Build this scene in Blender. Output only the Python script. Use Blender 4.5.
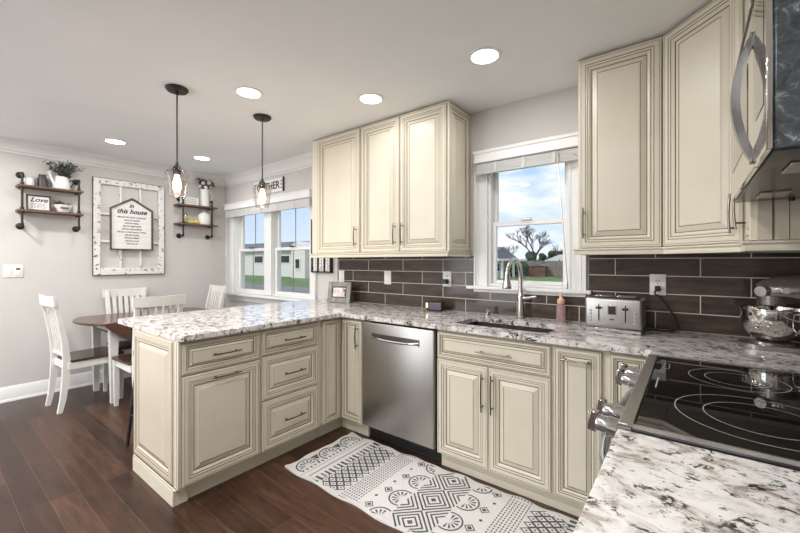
import bpy, bmesh, math, random
from math import sin, cos, pi, radians
from mathutils import Vector, Matrix
random.seed(7)
S = bpy.context.scene
for o in list(bpy.data.objects): bpy.data.objects.remove(o)

# ------------------------------------------------------------ camera, sky, light, exposure
cam = bpy.data.cameras.new('camera'); co = bpy.data.objects.new('camera', cam)
S.collection.objects.link(co); S.camera = co
co.location = (0, -2.62, 1.30); co.rotation_euler = (radians(90), 0, radians(37.64))
cam.sensor_width = 36; cam.lens = 36*376/800; cam.clip_start = 0.02; cam.clip_end = 400
cam.shift_y = -(266.5-262)/800
S.view_settings.view_transform = 'Standard'; S.view_settings.look = 'None'
S.view_settings.gamma = 1; S.view_settings.use_curve_mapping = False
S.view_settings.exposure = 0.46
LAMP_W = 4.0          # each recessed ceiling lamp
FILL_W = 16.0          # unseen fill lamps added in the ceiling behind the camera
SKY = 0.9

w = bpy.data.worlds.new('sky'); S.world = w; w.use_nodes = True
nt = w.node_tree; nt.nodes.clear()
def N(nt, t, **k):
    n = nt.nodes.new(t)
    for a, b in k.items():
        if a.startswith('i_'): n.inputs[a[2:].replace('_', ' ')].default_value = b
        else: setattr(n, a, b)
    return n
def ramp(nt, stops, interp='LINEAR'):
    r = nt.nodes.new('ShaderNodeValToRGB'); r.color_ramp.interpolation = interp
    el = r.color_ramp.elements
    while len(el) > 1: el.remove(el[0])
    el[0].position = stops[0][0]; el[0].color = (*stops[0][1], 1)
    for p, c in stops[1:]:
        e = el.new(p); e.color = (*c, 1)
    return r
tc = N(nt, 'ShaderNodeTexCoord')
sep = N(nt, 'ShaderNodeSeparateXYZ'); nt.links.new(tc.outputs['Generated'], sep.inputs[0])
grad = ramp(nt, [(0.0, (.70, .79, .90)), (0.10, (.58, .71, .90)), (0.30, (.36, .55, .86)), (0.8, (.14, .29, .66))])
nt.links.new(sep.outputs['Z'], grad.inputs[0])
mp = N(nt, 'ShaderNodeMapping'); mp.inputs['Scale'].default_value = (1, 1, 3.2)
nt.links.new(tc.outputs['Generated'], mp.inputs[0])
cl = N(nt, 'ShaderNodeTexNoise'); cl.inputs['Scale'].default_value = 4.2; cl.inputs['Detail'].default_value = 8; cl.inputs['Roughness'].default_value = .58; cl.inputs['Distortion'].default_value = .25
nt.links.new(mp.outputs[0], cl.inputs['Vector'])
# the cloud bank stands to the north; the north-west sky is clearer
bank = N(nt, 'ShaderNodeMapRange'); bank.inputs['From Min'].default_value = -.80; bank.inputs['From Max'].default_value = -.45
bank.inputs['To Min'].default_value = -.17; bank.inputs['To Max'].default_value = .05
nt.links.new(sep.outputs['X'], bank.inputs['Value'])
ad = N(nt, 'ShaderNodeMath', operation='ADD'); nt.links.new(cl.outputs[0], ad.inputs[0]); nt.links.new(bank.outputs[0], ad.inputs[1])
cr = ramp(nt, [(0.45, (0, 0, 0)), (0.58, (1, 1, 1))]); nt.links.new(ad.outputs[0], cr.inputs[0])
mx = N(nt, 'ShaderNodeMixRGB'); mx.inputs[2].default_value = (.86, .89, .95, 1)
nt.links.new(cr.outputs[0], mx.inputs[0]); nt.links.new(grad.outputs[0], mx.inputs[1])
bg = N(nt, 'ShaderNodeBackground'); bg.inputs[1].default_value = SKY
nt.links.new(mx.outputs[0], bg.inputs[0])
wo = N(nt, 'ShaderNodeOutputWorld'); nt.links.new(bg.outputs[0], wo.inputs[0])

# added fill lamp in an invented patio opening of the unseen rear wall
day = bpy.data.lights.new('added_rear_fill', 'AREA'); day.shape = 'RECTANGLE'; day.size = 2.1; day.size_y = 1.9; day.energy = 42; day.color = (.90, .95, 1)
do = bpy.data.objects.new('added_rear_fill', day); S.collection.objects.link(do)
do.location = (-3.75, -5.70, 1.15); do.rotation_euler = (radians(100), 0, 0)
sun = bpy.data.lights.new('sun', 'SUN'); sun.energy = 1.6; sun.angle = radians(3); sun.color = (1, .95, .88)
so = bpy.data.objects.new('sun', sun); S.collection.objects.link(so)
so.rotation_euler = (radians(48), 0, radians(-12)); so.location = (0, -8, 12)

# ------------------------------------------------------------ materials
MATS = {}
def mat(name, col, rough=.5, metal=0., spec=.5, emit=None, es=0, noise=0, nscale=30, bump=0, trans=0, ior=1.45, coat=0, aniso=0, stretch=None):
    if name in MATS: return MATS[name]
    m = bpy.data.materials.new(name); m.use_nodes = True; nt = m.node_tree; b = nt.nodes['Principled BSDF']
    b.inputs['Base Color'].default_value = (*col, 1); b.inputs['Roughness'].default_value = rough
    b.inputs['Metallic'].default_value = metal; b.inputs['Specular IOR Level'].default_value = spec
    b.inputs['Transmission Weight'].default_value = trans; b.inputs['IOR'].default_value = ior
    b.inputs['Coat Weight'].default_value = coat
    if emit: b.inputs['Emission Color'].default_value = (*emit, 1); b.inputs['Emission Strength'].default_value = es
    if noise or bump:
        t = N(nt, 'ShaderNodeTexCoord'); n = N(nt, 'ShaderNodeTexNoise'); n.inputs['Scale'].default_value = nscale; n.inputs['Detail'].default_value = 4
        if stretch:
            q = N(nt, 'ShaderNodeMapping'); q.inputs['Scale'].default_value = stretch
            nt.links.new(t.outputs['Object'], q.inputs[0]); nt.links.new(q.outputs[0], n.inputs['Vector'])
        else: nt.links.new(t.outputs['Object'], n.inputs['Vector'])
        if noise:
            lo = tuple(max(0, c*(1-noise)) for c in col); hi = tuple(min(1, c*(1+noise)) for c in col)
            r = ramp(nt, [(.3, lo), (.7, hi)]); nt.links.new(n.outputs[0], r.inputs[0]); nt.links.new(r.outputs[0], b.inputs['Base Color'])
        if bump:
            bp = N(nt, 'ShaderNodeBump'); bp.inputs['Strength'].default_value = bump; bp.inputs['Distance'].default_value = .01
            nt.links.new(n.outputs[0], bp.inputs['Height']); nt.links.new(bp.outputs[0], b.inputs['Normal'])
    MATS[name] = m; return m

M_wall = mat('greige wall paint', (.60, .57, .54), .85, noise=.02, nscale=3, bump=.02)
M_ceil = mat('ceiling paint', (.85, .855, .86), .9, noise=.015, nscale=4)
M_white = mat('white trim paint', (.80, .79, .77), .35, noise=.01, nscale=8)
M_cream = mat('cream cabinet paint', (.655, .60, .485), .36, noise=.03, nscale=5)
M_glaze = mat('brown pinstripe glaze', (.13, .09, .05), .5, noise=.2, nscale=20)
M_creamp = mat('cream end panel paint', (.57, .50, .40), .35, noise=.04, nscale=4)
M_bronze = mat('brushed bronze', (.20, .165, .14), .27, 1, noise=.1, nscale=60)
M_nickel = mat('brushed nickel', (.55, .52, .48), .24, 1, noise=.05, nscale=60)
M_steel = mat('stainless steel', (.45, .43, .41), .38, 1, noise=.05, nscale=4, stretch=(60, 60, 1))
M_steeld = mat('polished steel', (.64, .645, .655), .12, 1, noise=.03, nscale=20)
M_dark = mat('dark gap', (.02, .018, .016), .6, noise=.1)
M_black = mat('black plastic', (.02, .02, .02), .35, noise=.1)
M_iron = mat('black pipe iron', (.045, .04, .038), .45, .6, noise=.25, nscale=40)
M_glassk = mat('black cooktop glass', (.009, .008, .008), .015, 0, .38, noise=.1, nscale=3)
M_ring = mat('cooktop ring print', (.42, .41, .40), .25, noise=.05)
M_walnut = mat('dark walnut', (.095, .042, .025), .28, noise=.45, nscale=9, stretch=(1, 9, 9), coat=.3)
M_walnuts = mat('dark walnut seat', (.045, .021, .013), .3, noise=.45, nscale=9, stretch=(9, 1, 9), coat=.3)
M_chair = mat('white chair paint', (.74, .72, .68), .4, noise=.03, nscale=10)
M_shelf = mat('reclaimed shelf wood', (.15, .085, .055), .6, noise=.35, nscale=14, stretch=(6, 1, 6))
M_cer = mat('white ceramic', (.78, .76, .73), .3, noise=.04, nscale=12)
M_plate = mat('white plate plastic', (.80, .78, .74), .35, noise=.01)
M_leaf = mat('grey green foliage', (.11, .12, .10), .6, noise=.4, nscale=40)
M_leafd = mat('dried dark foliage', (.10, .085, .075), .7, noise=.4, nscale=40)
M_cotton = mat('cotton bloom', (.80, .76, .72), .9, noise=.05)
M_yellow = mat('lemon skin', (.80, .62, .12), .4, noise=.1, nscale=30)
M_ink = mat('black lettering', (.03, .028, .026), .7, noise=.1)
M_bulb = mat('warm bulb filament glow', (1, .8, .6), .4, emit=(1, .72, .45), es=9, noise=.01)
M_led = mat('recessed lamp lens', (1, 1, 1), .4, emit=(1, .97, .92), es=6, noise=.01)
M_grass = mat('lawn', (.13, .20, .07), .9, noise=.45, nscale=.8)
M_road = mat('asphalt', (.22, .21, .20), .9, noise=.15, nscale=2)
M_siding = mat('white siding', (.72, .70, .66), .7, noise=.05, nscale=2)
M_roof = mat('grey shingles', (.16, .16, .17), .85, noise=.2, nscale=3)
M_fence = mat('weathered fence boards', (.20, .17, .145), .9, noise=.35, nscale=2.5, stretch=(6, 6, .5))
M_bark = mat('bare bark', (.085, .065, .055), .9, noise=.3, nscale=5)
M_ever = mat('evergreen needles', (.028, .05, .022), .9, noise=.5, nscale=3)
M_rust = mat('russet twigs', (.16, .085, .06), .9, noise=.4, nscale=3)
M_frameg = mat('grey wood frame', (.27, .26, .245), .6, noise=.3, nscale=25, stretch=(1, 6, 1))
M_blind = mat('white blind slats', (.78, .77, .745), .5, noise=.02)
M_pink = mat('pink soap', (.86, .62, .58), .15, noise=.03, trans=.7)
M_peach = mat('peach pump cap', (.80, .50, .36), .4, noise=.05)
M_mixer = mat('silver mixer enamel', (.36, .335, .31), .22, .85, noise=.05, nscale=30)
M_sink = mat('dark sink steel', (.10, .088, .08), .3, .5, noise=.2, nscale=30)
M_toasts = mat('toaster screen', (.03, .035, .035), .12, noise=.1)

def glass_mat(name, tint=(1, 1, 1), ior=1.45, r=0.0):
    if name in MATS: return MATS[name]
    m = bpy.data.materials.new(name); m.use_nodes = True; nt = m.node_tree; nt.nodes.clear()
    o = N(nt, 'ShaderNodeOutputMaterial'); t = N(nt, 'ShaderNodeBsdfTransparent'); t.inputs[0].default_value = (*tint, 1)
    g = N(nt, 'ShaderNodeBsdfGlossy'); g.inputs['Roughness'].default_value = r
    lw = N(nt, 'ShaderNodeLayerWeight'); lw.inputs[0].default_value = .5
    pw = N(nt, 'ShaderNodeMath', operation='POWER'); pw.inputs[1].default_value = 4.0; nt.links.new(lw.outputs['Facing'], pw.inputs[0])
    r0 = ((ior-1)/(ior+1))**2
    f = N(nt, 'ShaderNodeMapRange'); f.inputs['To Min'].default_value = r0; f.inputs['To Max'].default_value = .75; nt.links.new(pw.outputs[0], f.inputs['Value'])
    x = N(nt, 'ShaderNodeMixShader'); nt.links.new(f.outputs[0], x.inputs[0]); nt.links.new(t.outputs[0], x.inputs[1]); nt.links.new(g.outputs[0], x.inputs[2])
    nt.links.new(x.outputs[0], o.inputs[0]); MATS[name] = m; return m
M_pane = glass_mat('window pane', (.97, .98, .98), 1.12)
M_shade = glass_mat('clear shade glass', (.93, .91, .90), 1.5, .02)
M_jar = glass_mat('clear jar glass', (.92, .93, .92), 1.45, .02)

def tile_mat(name, axis):
    m = bpy.data.materials.new(name); m.use_nodes = True; nt = m.node_tree; b = nt.nodes['Principled BSDF']
    t = N(nt, 'ShaderNodeTexCoord'); s = N(nt, 'ShaderNodeSeparateXYZ'); c = N(nt, 'ShaderNodeCombineXYZ')
    nt.links.new(t.outputs['Object'], s.inputs[0])
    a1 = N(nt, 'ShaderNodeMath', operation='ADD'); a1.inputs[1].default_value = 0.36+4.05
    a2 = N(nt, 'ShaderNodeMath', operation='ADD'); a2.inputs[1].default_value = -0.915
    nt.links.new(s.outputs[axis], a1.inputs[0]); nt.links.new(s.outputs['Z'], a2.inputs[0])
    nt.links.new(a1.outputs[0], c.inputs[0]); nt.links.new(a2.outputs[0], c.inputs[1])
    k = N(nt, 'ShaderNodeTexBrick'); k.offset = .5; k.offset_frequency = 2
    k.inputs['Scale'].default_value = 1; k.inputs['Brick Width'].default_value = .405; k.inputs['Row Height'].default_value = .1015
    k.inputs['Mortar Size'].default_value = .0026; k.inputs['Mortar Smooth'].default_value = .05; k.inputs['Bias'].default_value = 0
    k.inputs['Color1'].default_value = (.056, .041, .033, 1); k.inputs['Color2'].default_value = (.082, .060, .048, 1); k.inputs['Mortar'].default_value = (.62, .56, .49, 1)
    nt.links.new(c.outputs[0], k.inputs['Vector'])
    n = N(nt, 'ShaderNodeTexNoise'); n.inputs['Scale'].default_value = 14; n.inputs['Detail'].default_value = 3
    mp = N(nt, 'ShaderNodeMapping'); mp.inputs['Scale'].default_value = (.5, .5, 2.5); nt.links.new(t.outputs['Object'], mp.inputs[0]); nt.links.new(mp.outputs[0], n.inputs['Vector'])
    r = ramp(nt, [(.35, (.75, .75, .75)), (.7, (1.35, 1.3, 1.25))]); nt.links.new(n.outputs[0], r.inputs[0])
    mu = N(nt, 'ShaderNodeMixRGB', blend_type='MULTIPLY'); mu.inputs[0].default_value = 1
    nt.links.new(k.outputs['Color'], mu.inputs[1]); nt.links.new(r.outputs[0], mu.inputs[2])
    x = N(nt, 'ShaderNodeMixRGB'); x.inputs[2].default_value = (.62, .56, .49, 1)
    nt.links.new(k.outputs['Fac'], x.inputs[0]); nt.links.new(mu.outputs[0], x.inputs[1]); nt.links.new(x.outputs[0], b.inputs['Base Color'])
    rr = N(nt, 'ShaderNodeMapRange'); rr.inputs['To Min'].default_value = .12; rr.inputs['To Max'].default_value = .8; b.inputs['Specular IOR Level'].default_value = .3
    nt.links.new(k.outputs['Fac'], rr.inputs['Value']); nt.links.new(rr.outputs[0], b.inputs['Roughness'])
    bp = N(nt, 'ShaderNodeBump', invert=True); bp.inputs['Strength'].default_value = .4; bp.inputs['Distance'].default_value = .003
    nt.links.new(k.outputs['Fac'], bp.inputs['Height']); nt.links.new(bp.outputs[0], b.inputs['Normal'])
    return m
M_tile = tile_mat('brown glass subway tile', 'X'); M_tiley = tile_mat('brown glass subway tile side', 'Y')

def floor_mat():
    m = bpy.data.materials.new('dark hardwood planks'); m.use_nodes = True; nt = m.node_tree; b = nt.nodes['Principled BSDF']
    t = N(nt, 'ShaderNodeTexCoord'); mp = N(nt, 'ShaderNodeMapping'); mp.inputs['Location'].default_value = (20, 1.80+1.215*8, 0)
    nt.links.new(t.outputs['Object'], mp.inputs[0])
    k = N(nt, 'ShaderNodeTexBrick'); k.offset = .37; k.offset_frequency = 3
    k.inputs['Scale'].default_value = 1; k.inputs['Brick Width'].default_value = 1.15; k.inputs['Row Height'].default_value = .1215
    k.inputs['Mortar Size'].default_value = .0009; k.inputs['Mortar Smooth'].default_value = .1
    k.inputs['Color1'].default_value = (0, 0, 0, 1); k.inputs['Color2'].default_value = (1, 1, 1, 1); k.inputs['Mortar'].default_value = (.5, .5, .5, 1)
    nt.links.new(mp.outputs[0], k.inputs['Vector'])
    g = N(nt, 'ShaderNodeTexNoise'); g.inputs['Scale'].default_value = 5; g.inputs['Detail'].default_value = 7; g.inputs['Roughness'].default_value = .62; g.inputs['Distortion'].default_value = .6
    m2 = N(nt, 'ShaderNodeMapping'); m2.inputs['Scale'].default_value = (.8, 6, 1); nt.links.new(t.outputs['Object'], m2.inputs[0]); nt.links.new(m2.outputs[0], g.inputs['Vector'])
    base = ramp(nt, [(0, (.030, .0135, .0085)), (.5, (.048, .0215, .013)), (1, (.080, .037, .022))]); nt.links.new(k.outputs['Color'], base.inputs[0])
    gr = ramp(nt, [(.3, (.50, .48, .46)), (.52, (1, 1, 1)), (.72, (1.6, 1.5, 1.45))]); nt.links.new(g.outputs[0], gr.inputs[0])
    mu = N(nt, 'ShaderNodeMixRGB', blend_type='MULTIPLY'); mu.inputs[0].default_value = 1
    nt.links.new(base.outputs[0], mu.inputs[1]); nt.links.new(gr.outputs[0], mu.inputs[2])
    x = N(nt, 'ShaderNodeMixRGB'); x.inputs[2].default_value = (.13, .08, .055, 1)  # seams coloured lighter, painting in light caught on the plank bevels
    nt.links.new(k.outputs['Fac'], x.inputs[0]); nt.links.new(mu.outputs[0], x.inputs[1]); nt.links.new(x.outputs[0], b.inputs['Base Color'])
    b.inputs['Roughness'].default_value = .30; b.inputs['Specular IOR Level'].default_value = .4
    rr = N(nt, 'ShaderNodeMapRange'); rr.inputs['To Min'].default_value = .22; rr.inputs['To Max'].default_value = .42
    nt.links.new(g.outputs[0], rr.inputs['Value']); nt.links.new(rr.outputs[0], b.inputs['Roughness'])
    bp = N(nt, 'ShaderNodeBump'); bp.inputs['Strength'].default_value = .12; bp.inputs['Distance'].default_value = .004
    nt.links.new(g.outputs[0], bp.inputs['Height']); nt.links.new(bp.outputs[0], b.inputs['Normal'])
    return m
M_floor = floor_mat()

def granite_mat():
    m = bpy.data.materials.new('white granite with grey and black veins'); m.use_nodes = True; nt = m.node_tree; b = nt.nodes['Principled BSDF']
    t = N(nt, 'ShaderNodeTexCoord'); mp = N(nt, 'ShaderNodeMapping'); mp.inputs['Rotation'].default_value = (0, 0, radians(62)); mp.inputs['Scale'].default_value = (1, 1.45, 1)
    nt.links.new(t.outputs['Object'], mp.inputs[0])
    def noi(sc, de, ro, di, off=0):
        q = N(nt, 'ShaderNodeMapping'); q.inputs['Location'].default_value = (off, off*.7, 0); nt.links.new(mp.outputs[0], q.inputs[0])
        n = N(nt, 'ShaderNodeTexNoise'); n.inputs['Scale'].default_value = sc; n.inputs['Detail'].default_value = de; n.inputs['Roughness'].default_value = ro; n.inputs['Distortion'].default_value = di
        nt.links.new(q.outputs[0], n.inputs['Vector']); return n
    n1 = noi(15, 9, .68, .7); base = ramp(nt, [(.32, (.20, .16, .145)), (.42, (.44, .38, .35)), (.48, (.66, .62, .59)), (.57, (.765, .74, .715))]); nt.links.new(n1.outputs[0], base.inputs[0])
    n2 = noi(42, 6, .72, .5, 3); v2 = ramp(nt, [(.36, (1, 1, 1)), (.41, (0, 0, 0))]); nt.links.new(n2.outputs[0], v2.inputs[0])
    x1 = N(nt, 'ShaderNodeMixRGB'); x1.inputs[2].default_value = (.17, .125, .11, 1)
    f1 = N(nt, 'ShaderNodeMath', operation='MULTIPLY'); f1.inputs[1].default_value = .8; nt.links.new(v2.outputs[0], f1.inputs[0])
    nt.links.new(f1.outputs[0], x1.inputs[0]); nt.links.new(base.outputs[0], x1.inputs[1])
    # black veins: thin ridges of one noise, broken up by a second
    n3 = noi(8.5, 7, .64, .8, 9); n4 = noi(24, 6, .65, .6, 5)
    ab = N(nt, 'ShaderNodeMath', operation='SUBTRACT'); ab.inputs[1].default_value = .5; nt.links.new(n3.outputs[0], ab.inputs[0])
    aa = N(nt, 'ShaderNodeMath', operation='ABSOLUTE'); nt.links.new(ab.outputs[0], aa.inputs[0])
    r3 = ramp(nt, [(.012, (1, 1, 1)), (.035, (0, 0, 0))]); nt.links.new(aa.outputs[0], r3.inputs[0])
    r4 = ramp(nt, [(.49, (0, 0, 0)), (.54, (1, 1, 1))]); nt.links.new(n4.outputs[0], r4.inputs[0])
    mm = N(nt, 'ShaderNodeMath', operation='MULTIPLY'); nt.links.new(r3.outputs[0], mm.inputs[0]); nt.links.new(r4.outputs[0], mm.inputs[1])
    n5 = noi(40, 5, .7, .4, 14); r5 = ramp(nt, [(.64, (0, 0, 0)), (.68, (1, 1, 1))]); nt.links.new(n5.outputs[0], r5.inputs[0])
    mn = N(nt, 'ShaderNodeMath', operation='MAXIMUM'); nt.links.new(mm.outputs[0], mn.inputs[0]); nt.links.new(r5.outputs[0], mn.inputs[1]); mm = mn
    x2 = N(nt, 'ShaderNodeMixRGB'); x2.inputs[2].default_value = (.022, .018, .018, 1); nt.links.new(mm.outputs[0], x2.inputs[0]); nt.links.new(x1.outputs[0], x2.inputs[1])
    nt.links.new(x2.outputs[0], b.inputs['Base Color']); b.inputs['Roughness'].default_value = .06; b.inputs['Specular IOR Level'].default_value = .7
    return m
M_granite = granite_mat()

def brushed_dark():
    m = bpy.data.materials.new('scuffed dark steel side'); m.use_nodes = True; nt = m.node_tree; b = nt.nodes['Principled BSDF']
    t = N(nt, 'ShaderNodeTexCoord'); n = N(nt, 'ShaderNodeTexNoise'); n.inputs['Scale'].default_value = 38; n.inputs['Detail'].default_value = 8; n.inputs['Roughness'].default_value = .7; n.inputs['Distortion'].default_value = .8
    nt.links.new(t.outputs['Object'], n.inputs['Vector'])
    r = ramp(nt, [(.38, (.05, .055, .062)), (.58, (.10, .11, .12)), (.68, (.40, .43, .47))]); nt.links.new(n.outputs[0], r.inputs[0]); nt.links.new(r.outputs[0], b.inputs['Base Color'])
    b.inputs['Metallic'].default_value = .6; b.inputs['Roughness'].default_value = .35; return m
M_mwside = brushed_dark()

def distressed():
    m = bpy.data.materials.new('chippy white window frame'); m.use_nodes = True; nt = m.node_tree; b = nt.nodes['Principled BSDF']
    t = N(nt, 'ShaderNodeTexCoord'); n = N(nt, 'ShaderNodeTexNoise'); n.inputs['Scale'].default_value = 26; n.inputs['Detail'].default_value = 6; n.inputs['Roughness'].default_value = .75
    nt.links.new(t.outputs['Object'], n.inputs['Vector'])
    r = ramp(nt, [(.395, (.10, .07, .055)), (.43, (.76, .74, .71))]); nt.links.new(n.outputs[0], r.inputs[0]); nt.links.new(r.outputs[0], b.inputs['Base Color'])
    b.inputs['Roughness'].default_value = .7; return m
M_chip = distressed()
def planksign():
    m = bpy.data.materials.new('whitewashed sign boards'); m.use_nodes = True; nt = m.node_tree; b = nt.nodes['Principled BSDF']
    t = N(nt, 'ShaderNodeTexCoord'); s = N(nt, 'ShaderNodeSeparateXYZ'); nt.links.new(t.outputs['Object'], s.inputs[0])
    q = N(nt, 'ShaderNodeMath', operation='MULTIPLY'); q.inputs[1].default_value = 1/.075; nt.links.new(s.outputs['Z'], q.inputs[0])
    fr = N(nt, 'ShaderNodeMath', operation='FRACT'); nt.links.new(q.outputs[0], fr.inputs[0])
    r = ramp(nt, [(0, (.50, .46, .43)), (.04, (.74, .72, .69)), (1, (.78, .76, .73))]); nt.links.new(fr.outputs[0], r.inputs[0]); nt.links.new(r.outputs[0], b.inputs['Base Color'])
    b.inputs['Roughness'].default_value = .6; return m
M_board = planksign()
M_rug = mat('off white rug weave', (.70, .67, .65), .95, noise=.06, nscale=120, bump=.2)
M_rugd = mat('charcoal rug pattern', (.10, .10, .10), .95, noise=.4, nscale=90)

# ------------------------------------------------------------ mesh helpers
class G:
    def __init__(s, M=None): s.bm = bmesh.new(); s.M = M or Matrix.Identity(4)
    def add(s, vs, fs, mi=0):
        bv = [s.bm.verts.new(s.M @ Vector(v)) for v in vs]
        out = []
        for f in fs:
            try: q = s.bm.faces.new([bv[i] for i in f]); q.material_index = mi; out.append(q)
            except ValueError: pass
        return bv, out
    def box(s, x0, x1, y0, y1, z0, z1, mi=0, bev=0, seg=1):
        if x0 > x1: x0, x1 = x1, x0
        if y0 > y1: y0, y1 = y1, y0
        if z0 > z1: z0, z1 = z1, z0
        vs = [(x, y, z) for z in (z0, z1) for y in (y0, y1) for x in (x0, x1)]
        bv, fs = s.add(vs, [(0, 2, 3, 1), (4, 5, 7, 6), (0, 1, 5, 4), (2, 6, 7, 3), (0, 4, 6, 2), (1, 3, 7, 5)], mi)
        if bev:
            ed = list({e for f in fs for e in f.edges})
            r = bmesh.ops.bevel(s.bm, geom=ed, offset=bev, segments=seg, affect='EDGES', profile=.5, material=mi)
        return s
    def prism(s, poly, axis, a, b, mi=0):
        """poly in the two other axes (cyclic order kept), extruded along axis from a to b"""
        def p(u, v, t):
            return {'z': (u, v, t), 'y': (u, t, v), 'x': (t, u, v)}[axis]
        n = len(poly); vs = [p(u, v, a) for u, v in poly]+[p(u, v, b) for u, v in poly]
        fs = [tuple(range(n)), tuple(range(n, 2*n))]+[(i, (i+1) % n, n+(i+1) % n, n+i) for i in range(n)]
        _, f = s.add(vs, fs, mi); bmesh.ops.recalc_face_normals(s.bm, faces=f); return s
    def tube(s, pts, r, seg=10, mi=0, cap=True, closed=False):
        pts = [Vector(p) for p in pts]; n = len(pts); rs = r if isinstance(r, (list, tuple)) else [r]*n
        rings = []; prev = None
        for i, p in enumerate(pts):
            a = pts[i-1] if (i > 0 or closed) else p; b = pts[(i+1) % n] if (i < n-1 or closed) else p
            t = (b-a).normalized()
            if prev is None:
                u = t.orthogonal().normalized()
            else:
                u = (prev-t*prev.dot(t)); u = u.normalized() if u.length > 1e-6 else t.orthogonal().normalized()
            prev = u; v = t.cross(u)
            rings.append([s.bm.verts.new(s.M @ (p+(u*cos(2*pi*k/seg)+v*sin(2*pi*k/seg))*rs[i])) for k in range(seg)])
        fs = []
        for i in range(n if closed else n-1):
            A, B = rings[i], rings[(i+1) % n]
            for k in range(seg):
                f = s.bm.faces.new((A[k], A[(k+1) % seg], B[(k+1) % seg], B[k])); f.material_index = mi; fs.append(f)
        if cap and not closed:
            for rg in (rings[0][::-1], rings[-1]):
                f = s.bm.faces.new(rg); f.material_index = mi; fs.append(f)
        bmesh.ops.recalc_face_normals(s.bm, faces=fs)
        return s
    def cyl(s, p0, p1, r0, r1=None, seg=20, mi=0): return s.tube([p0, p1], [r0, r0 if r1 is None else r1], seg, mi)
    def lathe(s, prof, c=(0, 0, 0), seg=28, mi=0, axis='z', sx=1, sy=1, loop=False):
        c = Vector(c); rings = []
        for r, z in prof:
            rg = []
            for k in range(seg):
                a = 2*pi*k/seg
                p = Vector((r*cos(a)*sx, r*sin(a)*sy, z))
                if axis == 'y': p = Vector((p.x, p.z, p.y))
                if axis == 'x': p = Vector((p.z, p.x, p.y))
                rg.append(s.bm.verts.new(s.M @ (c+p)))
            rings.append(rg)
        fs = []
        for A, B in (zip(rings, rings[1:]+rings[:1]) if loop else zip(rings[:-1], rings[1:])):
            for k in range(seg):
                f = s.bm.faces.new((A[k], A[(k+1) % seg], B[(k+1) % seg], B[k])); f.material_index = mi; fs.append(f)
        for rg, q in (() if loop else ((rings[0], prof[0]), (rings[-1], prof[-1]))):
            f = s.bm.faces.new(rg); f.material_index = mi; fs.append(f)
        bmesh.ops.recalc_face_normals(s.bm, faces=fs)
        return s
    def door(s, x0, x1, z0, z1, y=0, th=.02, st=.030, k=None):
        """raised panel front lying on plane y, facing -y, with mitred profile and pinstripe glaze (material 1)"""
        W, Hh = x1-x0, z1-z0; m = min(W, Hh)
        if k is None: k = min(1, m/.30)
        k = max(k, .36)
        st = st*max(.42, k); e = st+.030*k
        pr = [(0, 0, 0), (0, th-.003, 0), (.0025, th, 0), (.008*k, th, 0), (.008*k+.0018, th-.0012, 1), (.008*k+.0028, th, 0), (st, th, 0), (st+.0028, th-.002, 1), (st+.006*k, th-.001, 0), (st+.012*k, th-.003, 0),
              (st+.012*k+.0026, th-.005, 1), (st+.016*k+.003, th-.003, 0), (e, th-.010, 0), (e+.0036, th-.013, 1), (e+.008*k, th-.011, 0), (e+.028*k, th-.003, 0), (e+.028*k+.0026, th-.0045, 1), (e+.034*k, th-.0025, 0)]
        pr = [p for p in pr if p[0] < m/2-.004]
        rings = []
        for d, h, mi in pr:
            rings.append(([s.bm.verts.new(s.M @ Vector(v)) for v in ((x0+d, y-h, z0+d), (x1-d, y-h, z0+d), (x1-d, y-h, z1-d), (x0+d, y-h, z1-d))], mi))
        for (A, _), (B, mi) in zip(rings[:-1], rings[1:]):
            for q in range(4):
                f = s.bm.faces.new((A[q], A[(q+1) % 4], B[(q+1) % 4], B[q])); f.material_index = mi
        f = s.bm.faces.new(rings[-1][0]); f = s.bm.faces.new(rings[0][0][::-1])
        return s
    def sphere(s, c, r, mi=0, sub=2, sc=(1, 1, 1), jit=0):
        m = s.M @ Matrix.Translation(c) @ Matrix.Diagonal((*sc, 1))
        q = bmesh.ops.create_icosphere(s.bm, subdivisions=sub, radius=r, matrix=m)
        for v in q['verts']:
            if jit: v.co += Vector((random.uniform(-jit, jit), random.uniform(-jit, jit), random.uniform(-jit, jit)))
            for f in v.link_faces: f.material_index = mi
        return s
    def mesh(s, name, mats, smooth=40):
        bm = s.bm; bm.normal_update()
        if smooth:
            th = radians(smooth)
            for f in bm.faces: f.smooth = True
            for e in bm.edges: e.smooth = (len(e.link_faces) == 2 and e.calc_face_angle(0) < th)
        me = bpy.data.meshes.new(name); bm.to_mesh(me); bm.free()
        for m in (mats if isinstance(mats, (list, tuple)) else [mats]): me.materials.append(m)
        return me
    def build(s, name, mats, parent=None, smooth=40):
        o = bpy.data.objects.new(name, s.mesh(name, mats, smooth)); S.collection.objects.link(o)
        if parent: o.parent = parent
        return o

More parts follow.
